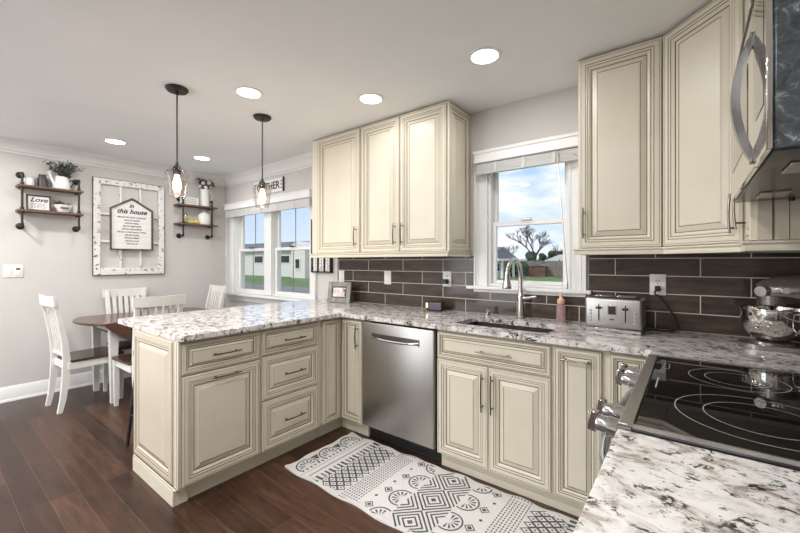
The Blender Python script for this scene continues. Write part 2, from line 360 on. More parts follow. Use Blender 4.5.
def tag(o, label, cat, group=None, kind=None):
    if label: o['label'] = label
    if cat: o['category'] = cat
    if group: o['group'] = group
    if kind: o['kind'] = kind
    return o
def thing(name, label, cat, loc=(0, 0, 0), rz=0, group=None):
    o = bpy.data.objects.new(name, None); S.collection.objects.link(o); o.empty_display_size = .1
    o.location = loc; o.rotation_euler = (0, 0, rz); return tag(o, label, cat, group)
def struct(g, name, mats, parent=None, smooth=40):
    o = g.build(name, mats, parent, smooth)
    if not parent: o['kind'] = 'structure'
    return o
def srtempty(name, loc=(0, 0, 0)):
    o = bpy.data.objects.new(name, None); S.collection.objects.link(o); o.location = loc; o['kind'] = 'structure'; return o
def dup(root, loc, rz, label, group=None):
    r = root.copy(); S.collection.objects.link(r); r.location = loc; r.rotation_euler = (0, 0, rz); r['label'] = label
    if group: r['group'] = group
    for ch in list(root.children):
        c = ch.copy(); S.collection.objects.link(c); c.parent = r
        for g in list(ch.children):
            d = g.copy(); S.collection.objects.link(d); d.parent = c
    return r
def text_g(g, txt, size, M, mi=0, bold=0, shear=0, depth=.0006, align='CENTER'):
    cu = bpy.data.curves.new('t', 'FONT'); cu.body = txt; cu.size = size; cu.align_x = align; cu.align_y = 'CENTER'
    cu.extrude = depth; cu.offset = bold; cu.shear = shear; cu.resolution_u = 3
    o = bpy.data.objects.new('t', cu); S.collection.objects.link(o)
    dg = bpy.context.evaluated_depsgraph_get(); me = bpy.data.meshes.new_from_object(o.evaluated_get(dg))
    n0 = len(g.bm.verts); f0 = len(g.bm.faces)
    me.transform(g.M @ M); g.bm.from_mesh(me); g.bm.faces.ensure_lookup_table()
    for f in g.bm.faces[f0:]: f.material_index = mi
    bpy.data.objects.remove(o); bpy.data.curves.remove(cu); bpy.data.meshes.remove(me)
def handle(parent, p0, p1, out=(0, -1, 0), bow=.006, r=.0045, mt=None, name='handle'):
    """bar pull with two posts between p0 and p1; out = away from the door"""
    p0, p1, out = Vector(p0), Vector(p1), Vector(out); g = G(); d = (p1-p0)
    st = .028
    pts = [p0+d*t+out*(st+bow*sin(pi*t)) for t in [i/8 for i in range(9)]]
    g.tube(pts, [r*.8]+[r]*7+[r*.8], 8)
    for t in (.14, .86): g.cyl(p0+d*t-out*.001, p0+d*t+out*st, r*.9, seg=8)
    o = g.build(name, mt or M_bronze, parent); return o

# ------------------------------------------------------------ room shell
XL, XR, YB, H = -5.04, .51, -5.6, 2.44
struct(G().box(XL-.12, XR+.12, YB-.12, .12, -.12, 0), 'floor', M_floor)
struct(G().box(XL-.12, XR+.12, YB-.12, .12, H, H+.15), 'ceiling', M_ceil)
struct(G().box(XL-.12, XL, YB, 0, 0, H), 'wall_left', M_wall)
struct(G().box(XR, XR+.12, YB, 0, 0, H), 'wall_right', M_wall)
g = G()
g.box(XL-.12, -4.85, YB-.12, YB, 0, H); g.box(-2.65, XR+.12, YB-.12, YB, 0, H); g.box(-4.85, -2.65, YB-.12, YB, 2.15, H); struct(g, 'wall_front', M_wall)  # unseen rear wall, with an opening made for the added fill lamp
dr = srtempty('added_opening_1', (-3.75, YB-.06, 0)); g = G()  # invented patio door frame, put in with the fill lamp
for x in (-1.10, -.03, 1.04): g.box(x, x+.06, -.03, .03, 0, 2.15, bev=.003)
g.box(-1.04, 1.04, -.03, .03, 2.09, 2.15); g.box(-1.04, 1.04, -.03, .03, .0, .06); g.build('added_opening_frame', M_white, dr)
# back wall with two openings
WA = (-1.19, -.625, 1.125, 2.05)       # sink window
WB = (-4.775, -3.227, .90, 2.05)         # dining windows
g = G()
def hole_wall(g, xs, y0, y1, z0, z1, holes):
    cuts = [xs[0]]+[v for h in holes for v in h[:2]]+[xs[1]]
    for i in range(0, len(cuts), 2): g.box(cuts[i], cuts[i+1], y0, y1, z0, z1)
    for h in holes:
        g.box(h[0], h[1], y0, y1, z0, h[2]); g.box(h[0], h[1], y0, y1, h[3], z1)
hole_wall(g, (XL-.12, XR+.12), 0, .12, 0, H, [WB, WA])
struct(g, 'wall_back', M_wall)
# crown moulding and baseboards of the dining end
def crown_pts(): return [(0, -.118), (.012, -.118), (.014, -.106), (.006, -.104), (.006, -.100), (.020, -.096), (.026, -.080), (.040, -.058), (.060, -.040), (.074, -.032), (.074, -.026), (.080, -.024), (.086, -.012), (.096, -.010), (.096, 0), (0, 0)]
g = G()
pr = crown_pts()
def sweep(g, prof, path, z0):
    """profile (out,z) along a polyline of (x,y,nx,ny) with out direction scaled for mitres"""
    rs = []
    for x, y, nx, ny in path: rs.append([g.bm.verts.new((x+nx*a, y+ny*a, z0+b)) for a, b in prof])
    n = len(prof); fs = []
    for A, B in zip(rs[:-1], rs[1:]):
        for k in range(n): fs.append(g.bm.faces.new((A[k], A[(k+1) % n], B[(k+1) % n], B[k])))
    fs.append(g.bm.faces.new(rs[0])); fs.append(g.bm.faces.new(rs[-1])); bmesh.ops.recalc_face_normals(g.bm, faces=fs)
sweep(g, pr, [(XL, YB, 1, 0), (XL, 0, 1, -1), (-2.83, 0, 0, -1)], H)
struct(g, 'trim_1', M_white)
bb = [(0, 0), (.022, 0), (.020, .018), (.014, .022), (.014, .108), (.010, .118), (.008, .130), (.004, .138), (0, .138)]
g = G(); sweep(g, bb, [(XL, YB, 1, 0), (XL, 0, 1, -1), (-2.83, 0, 0, -1)], 0)
struct(g, 'baseboard_left', M_white)
# glass tile splash on back and right wall
g = G(); g.box(-2.806, -1.31, -.010, 0, .916, 1.345); g.box(-1.31, -.505, -.010, 0, .916, 1.075); g.box(-.505, .51, -.010, 0, .916, 1.345)
struct(g, 'trim_2', M_tile)
g = G(); g.box(.50, .51, -2.13, -.011, .916, 1.6); struct(g, 'trim_3', M_tiley)
g = G(); g.box(-2.815, -2.806, -.012, 0, .916, 1.345); struct(g, 'trim_4', M_white)

# ------------------------------------------------------------ windows
def sash(name, parent, x0, x1, z0, z1, y, fr=.035, bot=None, top=None):
    g = G(); bot = bot or fr; top = top or fr; d = .03
    g.box(x0, x0+fr, y, y+d, z0, z1, bev=.003); g.box(x1-fr, x1, y, y+d, z0, z1, bev=.003)
    g.box(x0+fr, x1-fr, y, y+d, z0, z0+bot, bev=.003); g.box(x0+fr, x1-fr, y, y+d, z1-top, z1, bev=.003)
    o = g.build(name, M_white, parent)
    G().box(x0+fr, x1-fr, y+.012, y+.016, z0+bot, z1-top).build('pane', M_pane, o)
    return o
def casing(g, x0, x1, z0, z1, w, y=-.018):
    for a, b in ((x0-w, x0), (x1, x1+w)):
        s = 1 if a < x0 else -1
        g.box(a, b, y, 0, z0, z1, bev=.003)
        o = a if s == 1 else b
        g.box(o, o+s*.018, y-.010, y, z0, z1, bev=.003); g.box(o+s*.030, o+s*.036, y-.004, y, z0, z1)
        i = b if s == 1 else a
        g.box(i-s*.014, i, y-.004, y, z0, z1)
w1 = srtempty('window_1', (0, 0, 0))
g = G(); casing(g, -1.19, -.625, 1.10, 2.10, .108); g.box(-1.300, -.505, -.026, 0, 2.075, 2.122, bev=.004); g.box(-1.305, -.500, -.034, 0, 2.120, 2.134, bev=.004)
g.build('casing', M_white, w1)
g = G()   # jambs
g.box(-1.19, -1.172, 0, .12, 1.125, 2.05); g.box(-.643, -.625, 0, .12, 1.125, 2.05); g.box(-1.172, -.643, 0, .12, 2.03, 2.05); g.box(-1.172, -.643, 0, .12, 1.125, 1.14)
g.build('jamb', M_white, w1)
g = G(); g.box(-1.345, -.485, -.060, -.002, 1.098, 1.122, bev=.006, seg=2); g.box(-1.30, -.52, -.024, -.012, 1.076, 1.098, bev=.003)
g.build('sill', M_white, w1)
sash('upper_sash', w1, -1.172, -.643, 1.565, 2.03, .065, .026, .036)
s_ = sash('lower_sash', w1, -1.172, -.643, 1.14, 1.598, .032, .030, .026, .036)
G().box(-.955, -.875, .010, .030, 1.598, 1.611, bev=.003).build('sash_lock', M_nickel, s_)
M_cord = mat('grey muntin bar', (.20, .20, .21), .6, noise=.05)
w2 = srtempty('window_2', (0, 0, 0))
g = G(); casing(g, -4.775, -3.227, .89, 2.07, .10)
g.box(-4.91, -3.125, -.030, 0, 2.04, 2.075, bev=.004)
g.box(-4.085, -3.94, -.020, .03, .90, 2.03, bev=.003)
g.build('casing', M_white, w2)
g = G()
for a, b in ((-4.775, -4.757), (-3.245, -3.227), (-4.085, -4.065), (-3.96, -3.94)): g.box(a, b, .03 if a in (-4.085, -3.96) else 0, .12, .90, 2.05)
g.box(-4.757, -3.245, 0, .12, 2.03, 2.05); g.box(-4.757, -3.245, 0, .12, .90, .915); g.box(-4.065, -3.96, .03, .12, .915, 2.03)
g.build('jamb', M_white, w2)
g = G(); g.box(-4.97, -3.13, -.090, -.002, .868, .894, bev=.007, seg=2)
g.prism([(-.060, .866), (-.002, .866), (-.002, .795), (-.022, .795), (-.030, .825)], 'x', -4.90, -3.16)
g.build('sill', M_white, w2)
for (a, b) in ((-4.757, -4.085), (-3.94, -3.245)):
    sash('upper_sash', w2, a, b, 1.44, 2.03, .065, .036, .036)
    s_ = sash('lower_sash', w2, a, b, .915, 1.472, .032, .040, .036, .036)
    c = (a+b)/2
    G().box(c-.045, c+.045, .010, .030, 1.472, 1.486, bev=.003).build('sash_lock', M_black, s_)
    g = G(); g.box(c-.004, c+.004, .070, .076, 1.476, 1.994); g.build('blind_cord', M_cord, w2)  # thin grey bar stands for the blind's cord
    g = G(); g.box(c-.004, c+.004, .037, .043, .965, 1.436); g.build('blind_cord', M_cord, w2)

# blinds: box valance, gathered slats, wand
def blind(label, x0, x1, z0, z1, zb, cords, wand, name='window_blind', group=None):
    t = thing(name, label, 'blind', ((x0+x1)/2, -.028, z0), 0, group); c = (x0+x1)/2
    g = G(); g.box(x0-c, x1-c, -.062, -.008, .006, z1-z0, bev=.004); g.box(x0-c-.006, x1-c+.006, -.068, -.008, z1-z0-.012, z1-z0+.006, bev=.003)
    g.box(x0-c, x1-c, -.065, -.062, .010, .030); g.build('valance', M_white, t)
    n = 9; h = (z0-zb)/n; g = G()
    for i in range(n):
        g.box(x0-c+.012, x1-c-.012, -.052+.002*(i % 2), -.014, zb-z0+h*i+.0015, zb-z0+h*(i+1)-.0012, bev=.001)
    g.build('slats', M_blind, t)
    for cx in cords:
        g = G()
        g.box(cx-c-.012, cx-c+.012, -.056, -.053, zb-z0, 0, bev=.001)
        g.build('ladder_tape', mat('blind tape', (.62, .61, .585), .7, noise=.08, nscale=90), t)
    if wand:
        g = G(); g.tube([(wand[0]-c, -.066, -.005), (wand[1]-c, -.068, wand[2]-z0)], .0035, 6); g.cyl((wand[1]-c, -.068, wand[2]-z0-.04), (wand[1]-c, -.068, wand[2]-z0), .006, .004, 8)
        g.build('wand', M_white if wand[3] else M_nickel, t)
    return t
blind('white blind gathered up at the top of the single window over the sink', -1.262, -.535, 2.016, 2.100, 1.943, (-1.10, -.90, -.70), (-.675, -.612, 1.17, 0))
blind('white blind gathered up at the top of the double dining window', -4.90, -3.15, 1.972, 2.058, 1.885, (-4.65, -4.35, -4.05, -3.73, -3.42), (-4.83, -4.84, 1.42, 1))

# ------------------------------------------------------------ cabinets
CB = [M_cream, M_glaze]
def base_cab(label, x0, x1, loc_y, fronts, rz=0, origin=None, toe=.045, depth=.588, group='cream base cabinets', ztop=.884, name='base_cabinet', toe_ext=(0, 0), hollow=False):
    """fronts: list of (kind,x0,x1,z0,z1,handle) in world x for rz=0 or local x"""
    W = x1-x0
    t = thing(name, label, 'cabinet', origin or (x0, loc_y, 0), rz, None)
    g = G()
    if hollow:
        g.box(0, .018, 0, depth, .10, ztop); g.box(W-.018, W, 0, depth, .10, ztop); g.box(.018, W-.018, 0, .018, .10, ztop); g.box(.018, W-.018, depth-.018, depth, .10, ztop); g.box(.018, W-.018, .018, depth-.018, .10, .12)
    else: g.box(0, W, 0, depth, .10, ztop)
    g.build('carcass', M_cream, t)
    G().box(0-toe_ext[0], W+toe_ext[1], toe, toe+.02, 0, .099).build('toe_kick', M_cream, t)
    for k, a, b, c, d, hd in fronts:
        g = G(); g.door(a-x0, b-x0, c, d, -.0005)
        o = g.build(k, CB, t, smooth=0)
        if hd:
            (hx0, hz0, hx1, hz1) = hd
            handle(o, (hx0-x0, -.020, hz0), (hx1-x0, -.020, hz1))
    return t
FZ0, FZ1 = .108, .866
# sink run (faces the room)
t = base_cab('cream sink cabinet with a long false drawer over two doors, under the sink', -1.262, -.560, -.59,
    [('drawer_front', -1.256, -.570, .705, FZ1, (-.985, .782, -.765, .782)),
     ('door', -1.256, -.918, FZ0, .695, (-.944, .44, -.944, .66)), ('door', -.912, -.570, FZ0, .695, (-.886, .44, -.886, .66))], hollow=True)
base_cab('narrow cream pull-out base cabinet with horizontal pull, right of the sink cabinet', -.560, -.325, -.59,
    [('door', -.552, -.335, FZ0, FZ1, (-.515, .812, -.372, .812))])
base_cab('narrow cream corner base cabinet partly hidden behind the range knobs', -.325, -.135, -.59,
    [('door', -.300, -.150, FZ0, FZ1, None)])
# corner cabinet with two leaves
t = thing('corner_cabinet', 'cream inside-corner base cabinet with two narrow door leaves, left of the dishwasher', 'cabinet', (-2.14, -.59, 0))
g = G(); g.box(0, .244, 0, .588, .10, .884); g.box(-.60, 0, -.20, .588, .10, .884); g.build('carcass', M_cream, t)
g = G(); g.box(-.04, .244, .045, .065, 0, .099); g.box(-.065, -.045, -.20, .065, 0, .099); g.build('toe_kick', M_cream, t)
g = G(); g.door(.024, .232, FZ0, FZ1, -.0005); d = g.build('door', CB, t, smooth=0); handle(d, (.198, -.02, .66), (.198, -.02, .83))
g = G(Matrix.Rotation(pi/2, 4, 'Z')); g.door(-.196, -.024, FZ0, FZ1, -.0005); g.build('door', CB, t, smooth=0)

# dishwasher
t = thing('dishwasher', 'stainless steel dishwasher with a scooped pocket handle, under the granite', 'dishwasher', (-1.893, -.59, 0))
W = .622
G().box(.003, W-.003, .02, .58, .095, .872).build('tub', M_dark, t)
G().box(.003, W-.003, .06, .07, .004, .115).build('toe_panel', M_black, t)
g = G(); g.box(.004, W-.006, -.030, .018, .118, .868, bev=.006, seg=2); d = g.build('door', M_steel, t)
g = G(); n = 14; L, R_ = .10, W-.12
for (zc, h, yy, mi) in ((.772, .040, -.0315, 0),):
    vs = []; 
    for i in range(n+1):
        u = i/n; x = L+(R_-L)*u; b = .010*(1-(2*u-1)**2)
        vs += [(x, yy, zc+.022), (x, yy, zc-.010-b), (x, yy-.004, zc-.016-b), (x, yy-.020*min(1, 4*u*(1-u)+.35), zc-.004-b), (x, yy-.017*min(1, 4*u*(1-u)+.35), zc+.003-b)]
    m_ = 5
    for i in range(n):
        a = i*m_; b = (i+1)*m_
        pass
    g.add(vs, [(i*m_+1, (i+1)*m_+1, (i+1)*m_+2, i*m_+2) for i in range(n)]+[(i*m_+2, (i+1)*m_+2, (i+1)*m_+3, i*m_+3) for i in range(n)]+[(i*m_+3, (i+1)*m_+3, (i+1)*m_+4, i*m_+4) for i in range(n)]+[(i*m_+4, (i+1)*m_+4, (i+1)*m_+1, i*m_+1) for i in range(n)], 0)
    g.add(vs, [(i*m_, i*m_+1, (i+1)*m_+1, (i+1)*m_) for i in range(n)], 1)
g.box(L-.006, L, -.034, -.0305, .748, .796); g.box(R_, R_+.006, -.034, -.0305, .748, .796)
g.build('handle', [M_steeld, mat('dark pocket steel', (.20, .19, .18), .3, 1, noise=.05)], d)

# peninsula cabinets, facing +x: local x -> world +y
def pen(x0, y0, y1, fronts, label, **k):
    return base_cab(label, y0, y1, None, fronts, rz=pi/2, origin=(-2.14, y0, 0), **k)
pen(0, -1.752, -1.292, [('drawer', -1.749, -1.300, .700, FZ1, (-1.602, .783, -1.432, .783)), ('door', -1.749, -1.300, FZ0, .688, (-1.602, .655, -1.432, .655))],
    'cream base cabinet at the open end of the peninsula, one drawer over a wide door', depth=.60)
pen(0, -1.290, -.796, [('drawer', -1.280, -.832, .710, FZ1, (-1.135, .788, -.965, .788)), ('drawer', -1.280, -.832, .428, .700, (-1.135, .566, -.965, .566)), ('drawer', -1.280, -.832, FZ0, .418, (-1.135, .264, -.965, .264))],
    'cream base cabinet of three stacked drawers in the peninsula', depth=.60)
# end panel of the peninsula, facing the camera (-y), with a plinth that wraps the corner
t = thing('end_panel', 'cream framed panel closing the end of the peninsula above a stepped plinth', 'panel', (-2.752, -1.754, 0))
G().box(0, .626, -.0, .001, .10, .884).box(.0, .626, -.012, 0, .10, .884).build('backing', M_cream, t)
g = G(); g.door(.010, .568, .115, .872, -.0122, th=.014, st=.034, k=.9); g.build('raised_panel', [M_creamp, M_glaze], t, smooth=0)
g = G()
g.box(.572, .631, -.018, -.0125, .10, .884, bev=.002); g.box(.582, .585, -.0187, -.018, .108, .88, mi=1); g.box(.612, .615, -.0187, -.018, .108, .88, mi=1)
g.build('corner_post', CB, t)
g = G()
g.box(-.004, .584, -.026, -.0125, 0, .085, bev=.002); g.box(-.004, .607, -.021, -.0125, .085, .089, mi=1); g.box(-.004, .612, -.024, -.0125, .089, .099, bev=.002); g.box(-.004, .612, -.020, -.0125, .099, .103, mi=1)
g.box(.545, .5835, -.0124, .050, 0.001, .0845)
g.build('plinth', CB, t)
# back of the peninsula
t = tag(G().box(-2.752, -2.742, -1.752, -.02, .0, .884).build('back_panel', M_cream), 'plain cream panel backing the peninsula towards the dining table', 'panel')

# ------------------------------------------------------------ granite
def slab(name, outer, holes, z0, z1, label, bev=.006):
    bm = bmesh.new(); eds = []
    loops = []
    for lp in [outer]+holes:
        vs = [bm.verts.new((x, y, z1)) for x, y in lp]; loops.append(vs)
        for i in range(len(vs)): eds.append(bm.edges.new((vs[i], vs[(i+1) % len(vs)])))
    bmesh.ops.triangle_fill(bm, use_beauty=True, use_dissolve=False, edges=eds)
    top = list(bm.faces)
    low = {v: bm.verts.new((v.co.x, v.co.y, z0)) for lp in loops for v in lp}
    for f in top: bm.faces.new([low[v] for v in reversed(f.verts)])
    for lp in loops:
        for i in range(len(lp)): a, b = lp[i], lp[(i+1) % len(lp)]; bm.faces.new((a, b, low[b], low[a]))
    bmesh.ops.recalc_face_normals(bm, faces=bm.faces[:])
    me = bpy.data.meshes.new(name); bm.to_mesh(me); bm.free(); me.materials.append(M_granite)
    o = bpy.data.objects.new(name, me); S.collection.objects.link(o)
    m = o.modifiers.new('b', 'BEVEL'); m.width = bev; m.segments = 2; m.limit_method = 'ANGLE'; m.angle_limit = radians(50)
    return tag(o, label, 'countertop')
def rounded(poly, rad, n=5):
    out = []; L = len(poly)
    for i, (x, y) in enumerate(poly):
        r = rad[i] if isinstance(rad, (list, tuple)) else rad
        if r <= 0: out.append((x, y)); continue
        p = Vector((x, y)); a = (Vector(poly[i-1])-p).normalized(); b = (Vector(poly[(i+1) % L])-p).normalized()
        for k in range(n+1):
            t = k/n; q = (1-t)**2*(p+a*r)+2*t*(1-t)*p+t*t*(p+b*r); out.append((q.x, q.y))
    return out
SK = (-1.185, -.610, -.53, -.215)
outer = rounded([(-3.09, -.002), (-3.09, -1.775), (-2.085, -1.775), (-2.085, -.645), (-.133, -.645), (-.133, -.797), (.498, -.797), (.498, -.012), (-2.80, -.012), (-2.80, -.002)],
                [0, .05, .03, .02, .02, 0, 0, 0, 0, 0])
hole = rounded([(SK[0], SK[2]), (SK[1], SK[2]), (SK[1], SK[3]), (SK[0], SK[3])], .05)
slab('countertop', outer, [hole], .885, .915, 'white and grey veined granite top running from the peninsula past the sink to the corner')
slab('countertop', rounded([(-.133, -1.622), (-.133, -2.14), (.498, -2.14), (.498, -1.622)], [0, .05, 0, 0]), [], .885, .915, 'separate granite top nearest the viewer, below the black cooktop')
base_cab('cream base cabinet under the nearest granite top, near side of the range', 0, .50, None,
    [('door', .01, .49, FZ0, .69, (.16, .655, .33, .655)), ('drawer', .01, .49, .70, FZ1, (.16, .783, .33, .783))], rz=-pi/2, origin=(-.08, -1.625, 0))

# sink
t = thing('sink', 'dark undermounted sink basin set in the granite below the window', 'sink', ((SK[0]+SK[1])/2, (SK[2]+SK[3])/2, .70))
a, b = (SK[1]-SK[0])/2+.012, (SK[3]-SK[2])/2+.012
g = G(); z = .184
g.box(-a, a, -b, b, 0, .006); g.box(-a, -a+.006, -b, b, .006, z); g.box(a-.006, a, -b, b, .006, z); g.box(-a+.006, a-.006, -b, -b+.006, .006, z); g.box(-a+.006, a-.006, b-.006, b, .006, z)
g.build('basin', M_sink, t)
G().lathe([(.0, .0062), (.040, .0062), (.042, .009), (.03, .010), (0, .010)], (0, .02, 0)).build('drain', M_nickel, t)
# faucet
t = thing('faucet', 'brushed nickel gooseneck pull-down faucet behind the sink', 'faucet', (-.915, -.085, .9155))
g = G(); g.lathe([(0, 0), (.030, 0), (.030, .006), (.024, .012), (.0235, .03), (.0215, .13), (.0205, .16), (.0155, .168), (.0155, .19), (0, .19)])
g.build('body', M_nickel, t)
g = G(); pts = [(0, 0, .168), (0, 0, .265)]; R = .106
for i in range(1, 15):
    an = pi*i/14*.98; pts.append((-.012*i/14, -(R-R*cos(an)), .296+R*sin(an)))
g.tube(pts, .0145, 14); g.build('spout', M_nickel, t)
e = Vector(pts[-1])
g = G(); g.lathe([(0, .0), (.0175, 0), (.018, -.012), (.020, -.035), (.028, -.075), (.030, -.082), (.028, -.094), (0, -.094)], e+Vector((0, 0, .004))); g.build('spray_head', M_nickel, t)
g = G(); g.cyl((.014, 0, .138), (.060, 0, .142), .0135, .012, 14); g.tube([(.058, 0, .143), (.075, .0, .150), (.105, -.004, .152), (.11, -.004, .151)], [.011, .009, .010, .004], 10)
g.build('lever', M_nickel, t)
# dispenser knob
t = tag(G().lathe([(0, 0), (.021, 0), (.021, .006), (.011, .012), (.008, .022), (.013, .030), (.016, .040), (.011, .050), (0, .052)]).build('sink_hole_cover', M_steeld),
        'small polished round knob fitting on the granite, left of the faucet', 'fitting'); t.location = (-1.155, -.085, .9155)

# ------------------------------------------------------------ uppers
def rail(g, x0, x1, d, z=1.340, left=True, right=True):
    """light rail with a stepped profile round three sides"""
    pr = [(0, .034), (.018, .034), (.020, .028), (.010, .020), (.014, .010), (.012, 0), (-.006, 0), (-.006, .034)]
    path = []
    f = -.0205
    if left: path += [(x0, d, -1, 0)]
    path += [(x0, f, -1 if left else 0, -1), (x1, f, 1 if right else 0, -1)]
    if right: path += [(x1, d, 1, 0)]
    sweep(g, pr, path, z)
def upper_cab(label, x0, x1, doors, origin, rz=0, d=.318, z0=1.374, z1=2.432, side=None, left=True, right=True, railz=1.340, w_rail=True):
    W = x1-x0; t = thing('wall_cabinet', label, 'cabinet', (origin[0], origin[1], z0), rz)
    G().box(0, W, 0, d, 0, z1-z0).build('carcass', M_cream, t)
    for a, b, hx in doors:
        g = G(); g.door(a-x0, b-x0, .004, z1-z0-.012, -.0005); o = g.build('door', CB, t, smooth=0)
        if hx is not None: handle(o, (hx-x0, -.02, .055), (hx-x0, -.02, .225))
    if w_rail:
        g = G(); rail(g, 0, W, d-.002, railz-z0, left, right)
        g.build('light_rail', M_cream, t)
    if side == 'right':
        g = G(Matrix.Translation((W, 0, 0)) @ Matrix.Rotation(pi/2, 4, 'Z')); g.door(-.016, d-.004, .004, z1-z0-.012, -.0005, th=.014, st=.026); g.build('side_panel', CB, t, smooth=0)
    if side == 'left':
        pass
    return t
# left group: filler + single + double
ul = upper_cab('cream single-door wall cabinet at the left end of the uppers, above the photo frame', -2.80, -2.180, [(-2.722, -2.188, -2.222)], (-2.80, -.322, 0), right=False)
G().box(0, .072, -.014, -.0005, .004, 1.05, bev=.002).build('filler', M_cream, ul)
upper_cab('cream double-door wall cabinet just left of the sink window', -2.178, -1.342, [(-2.170, -1.768, -1.802), (-1.760, -1.352, -1.728)], (-2.178, -.322, 0), side='right', left=False)
# right group
upper_cab('cream single-door wall cabinet just right of the sink window', -.500, -.105, [(-.490, -.112, -.466)], (-.500, -.322, 0), right=False)
# diagonal corner cabinet
t = thing('corner_wall_cabinet', 'cream diagonal corner wall cabinet above the toaster and mixer', 'cabinet', (-.100, -.322, 1.374))
poly = [(0, 0), (.287, -.287), (.608, -.287), (.608, .320), (0, .320)]
G().prism(poly, 'z', 0, 1.058).build('carcass', M_cream, t)
Lg = .287*math.sqrt(2); Mr = Matrix.Rotation(-pi/4, 4, 'Z')
g = G(Mr); g.door(.010, Lg-.012, .004, 1.046, -.0005); d = g.build('door', CB, t, smooth=0)
hh = handle(d, (Mr @ Vector((Lg-.038, -.02, .04))), (Mr @ Vector((Lg-.038, -.02, .20))), out=(-.7071, -.7071, 0))
g = G(); o_ = .0145
sweep(g, [(0, .034), (.018, .034), (.020, .028), (.010, .020), (.014, .010), (.012, 0), (-.006, 0), (-.006, .034)], [(-.0, -.0205, -.41, -1), (.2785, -.299, -1, -.41)], -.034)
g.build('light_rail', M_cream, t)
# narrow cabinet between the diagonal one and the microwave, on the right wall (faces -x)
t = upper_cab('narrow cream wall cabinet between the diagonal corner cabinet and the microwave', 0, .172, [(.006, .166, .03)], (.190, -.612, 0), rz=-pi/2, d=.318, left=False, right=True)
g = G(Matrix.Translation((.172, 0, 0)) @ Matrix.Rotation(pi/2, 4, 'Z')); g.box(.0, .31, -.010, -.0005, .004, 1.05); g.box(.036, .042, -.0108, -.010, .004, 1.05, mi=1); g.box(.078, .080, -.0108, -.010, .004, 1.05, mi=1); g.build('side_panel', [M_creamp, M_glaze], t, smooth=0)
upper_cab('cream wall cabinet over the microwave', 0, .80, [(.006, .396, .36), (.404, .794, .44)], (.190, -.800, 0), rz=-pi/2, d=.318, z0=1.955, left=False, right=False, w_rail=False)
# under-cabinet lamp
t = tag(G().box(-1.98, -1.70, -.20, -.14, 1.358, 1.373, bev=.004).build('under_cabinet_light', M_white), 'slim white lamp strip fixed under the left wall cabinets', 'light')

# ------------------------------------------------------------ microwave, facing -x
t = thing('microwave', 'stainless over-the-range microwave with bowed handle at the right edge', 'microwave', (.130, -.800, 1.519), -pi/2)
W, D, Hm = .800, .36, .425
G().box(0, W, 0, D, 0, Hm, bev=.003).build('body', M_mwside, t)
g = G(); g.box(.003, .620, -.012, -.001, .001, Hm-.050, bev=.002); d = g.build('door', mat('mirror polished steel', (.66, .63, .59), .05, 1, noise=.02), t)
g = G(); g.box(.070, .500, -.0135, -.0121, .090, Hm-.13); g.build('window', mat('dark mirror glass', (.30, .28, .26), .04, .9, noise=.02), d)
g = G(); vs = []; nn = 20
for i in range(nn+1):
    u = i/nn; y = -.016-.036*sin(pi*u)**.8; z = .020+(Hm-.125)*u; w_ = .009+.009*sin(pi*u)
    vs += [(.600-w_, y, z), (.600+w_, y, z), (.600+w_*.8, y+.017, z), (.600-w_*.8, y+.017, z)]
g.add(vs, [(0, 1, 2, 3), tuple(4*nn+i for i in (3, 2, 1, 0))]+[(4*i+q, 4*i+4+q, 4*i+4+(q+1) % 4, 4*i+(q+1) % 4) for i in range(nn) for q in range(4)]); bmesh.ops.recalc_face_normals(g.bm, faces=g.bm.faces[:])
for z in (.022, Hm-.107): g.box(.590, .610, -.018, -.0122, z-.008, z+.008, bev=.002)
g.build('handle', mat('satin steel handle', (.42, .42, .43), .24, 1, noise=.05), d)
g = G(); g.box(.624, W-.001, -.012, -.001, .001, Hm-.050, bev=.002); c = g.build('control_panel', MATS['mirror polished steel'], t)
G().box(.65, W-.03, -.0130, -.0121, .10, Hm-.08).build('keypad', MATS['dark mirror glass'], c)
g = G(); g.box(.003, W-.003, -.011, -.001, Hm-.046, Hm-.002, bev=.002)
for i in range(24): g.box(.03+i*.031, .052+i*.031, -.0116, -.011, Hm-.036, Hm-.012, mi=1)
g.build('vent_grille', [M_steeld, M_dark], t)
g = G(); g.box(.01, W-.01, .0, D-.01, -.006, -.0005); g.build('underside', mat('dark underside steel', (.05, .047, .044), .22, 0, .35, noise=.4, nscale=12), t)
for k, xa in enumerate((.05, .44)):
    g = G(); g.box(xa, xa+.31, .17, .33, -.012, -.0065, mi=0, bev=.002)
    for i in range(10): g.box(xa+.015+i*.029, xa+.025+i*.029, .18, .32, -.0128, -.012, mi=1)
    g.build('grease_filter', [M_nickel, M_dark], t)
for xa in (.12, .56): G().box(xa, xa+.12, .04, .11, -.011, -.0065, bev=.003).build('lamp_lens', M_nickel, t)
for xa in (.02, .78): G().cyl((xa, .14, -.014), (xa, .14, -.0065), .008).build('screw', M_black, t)

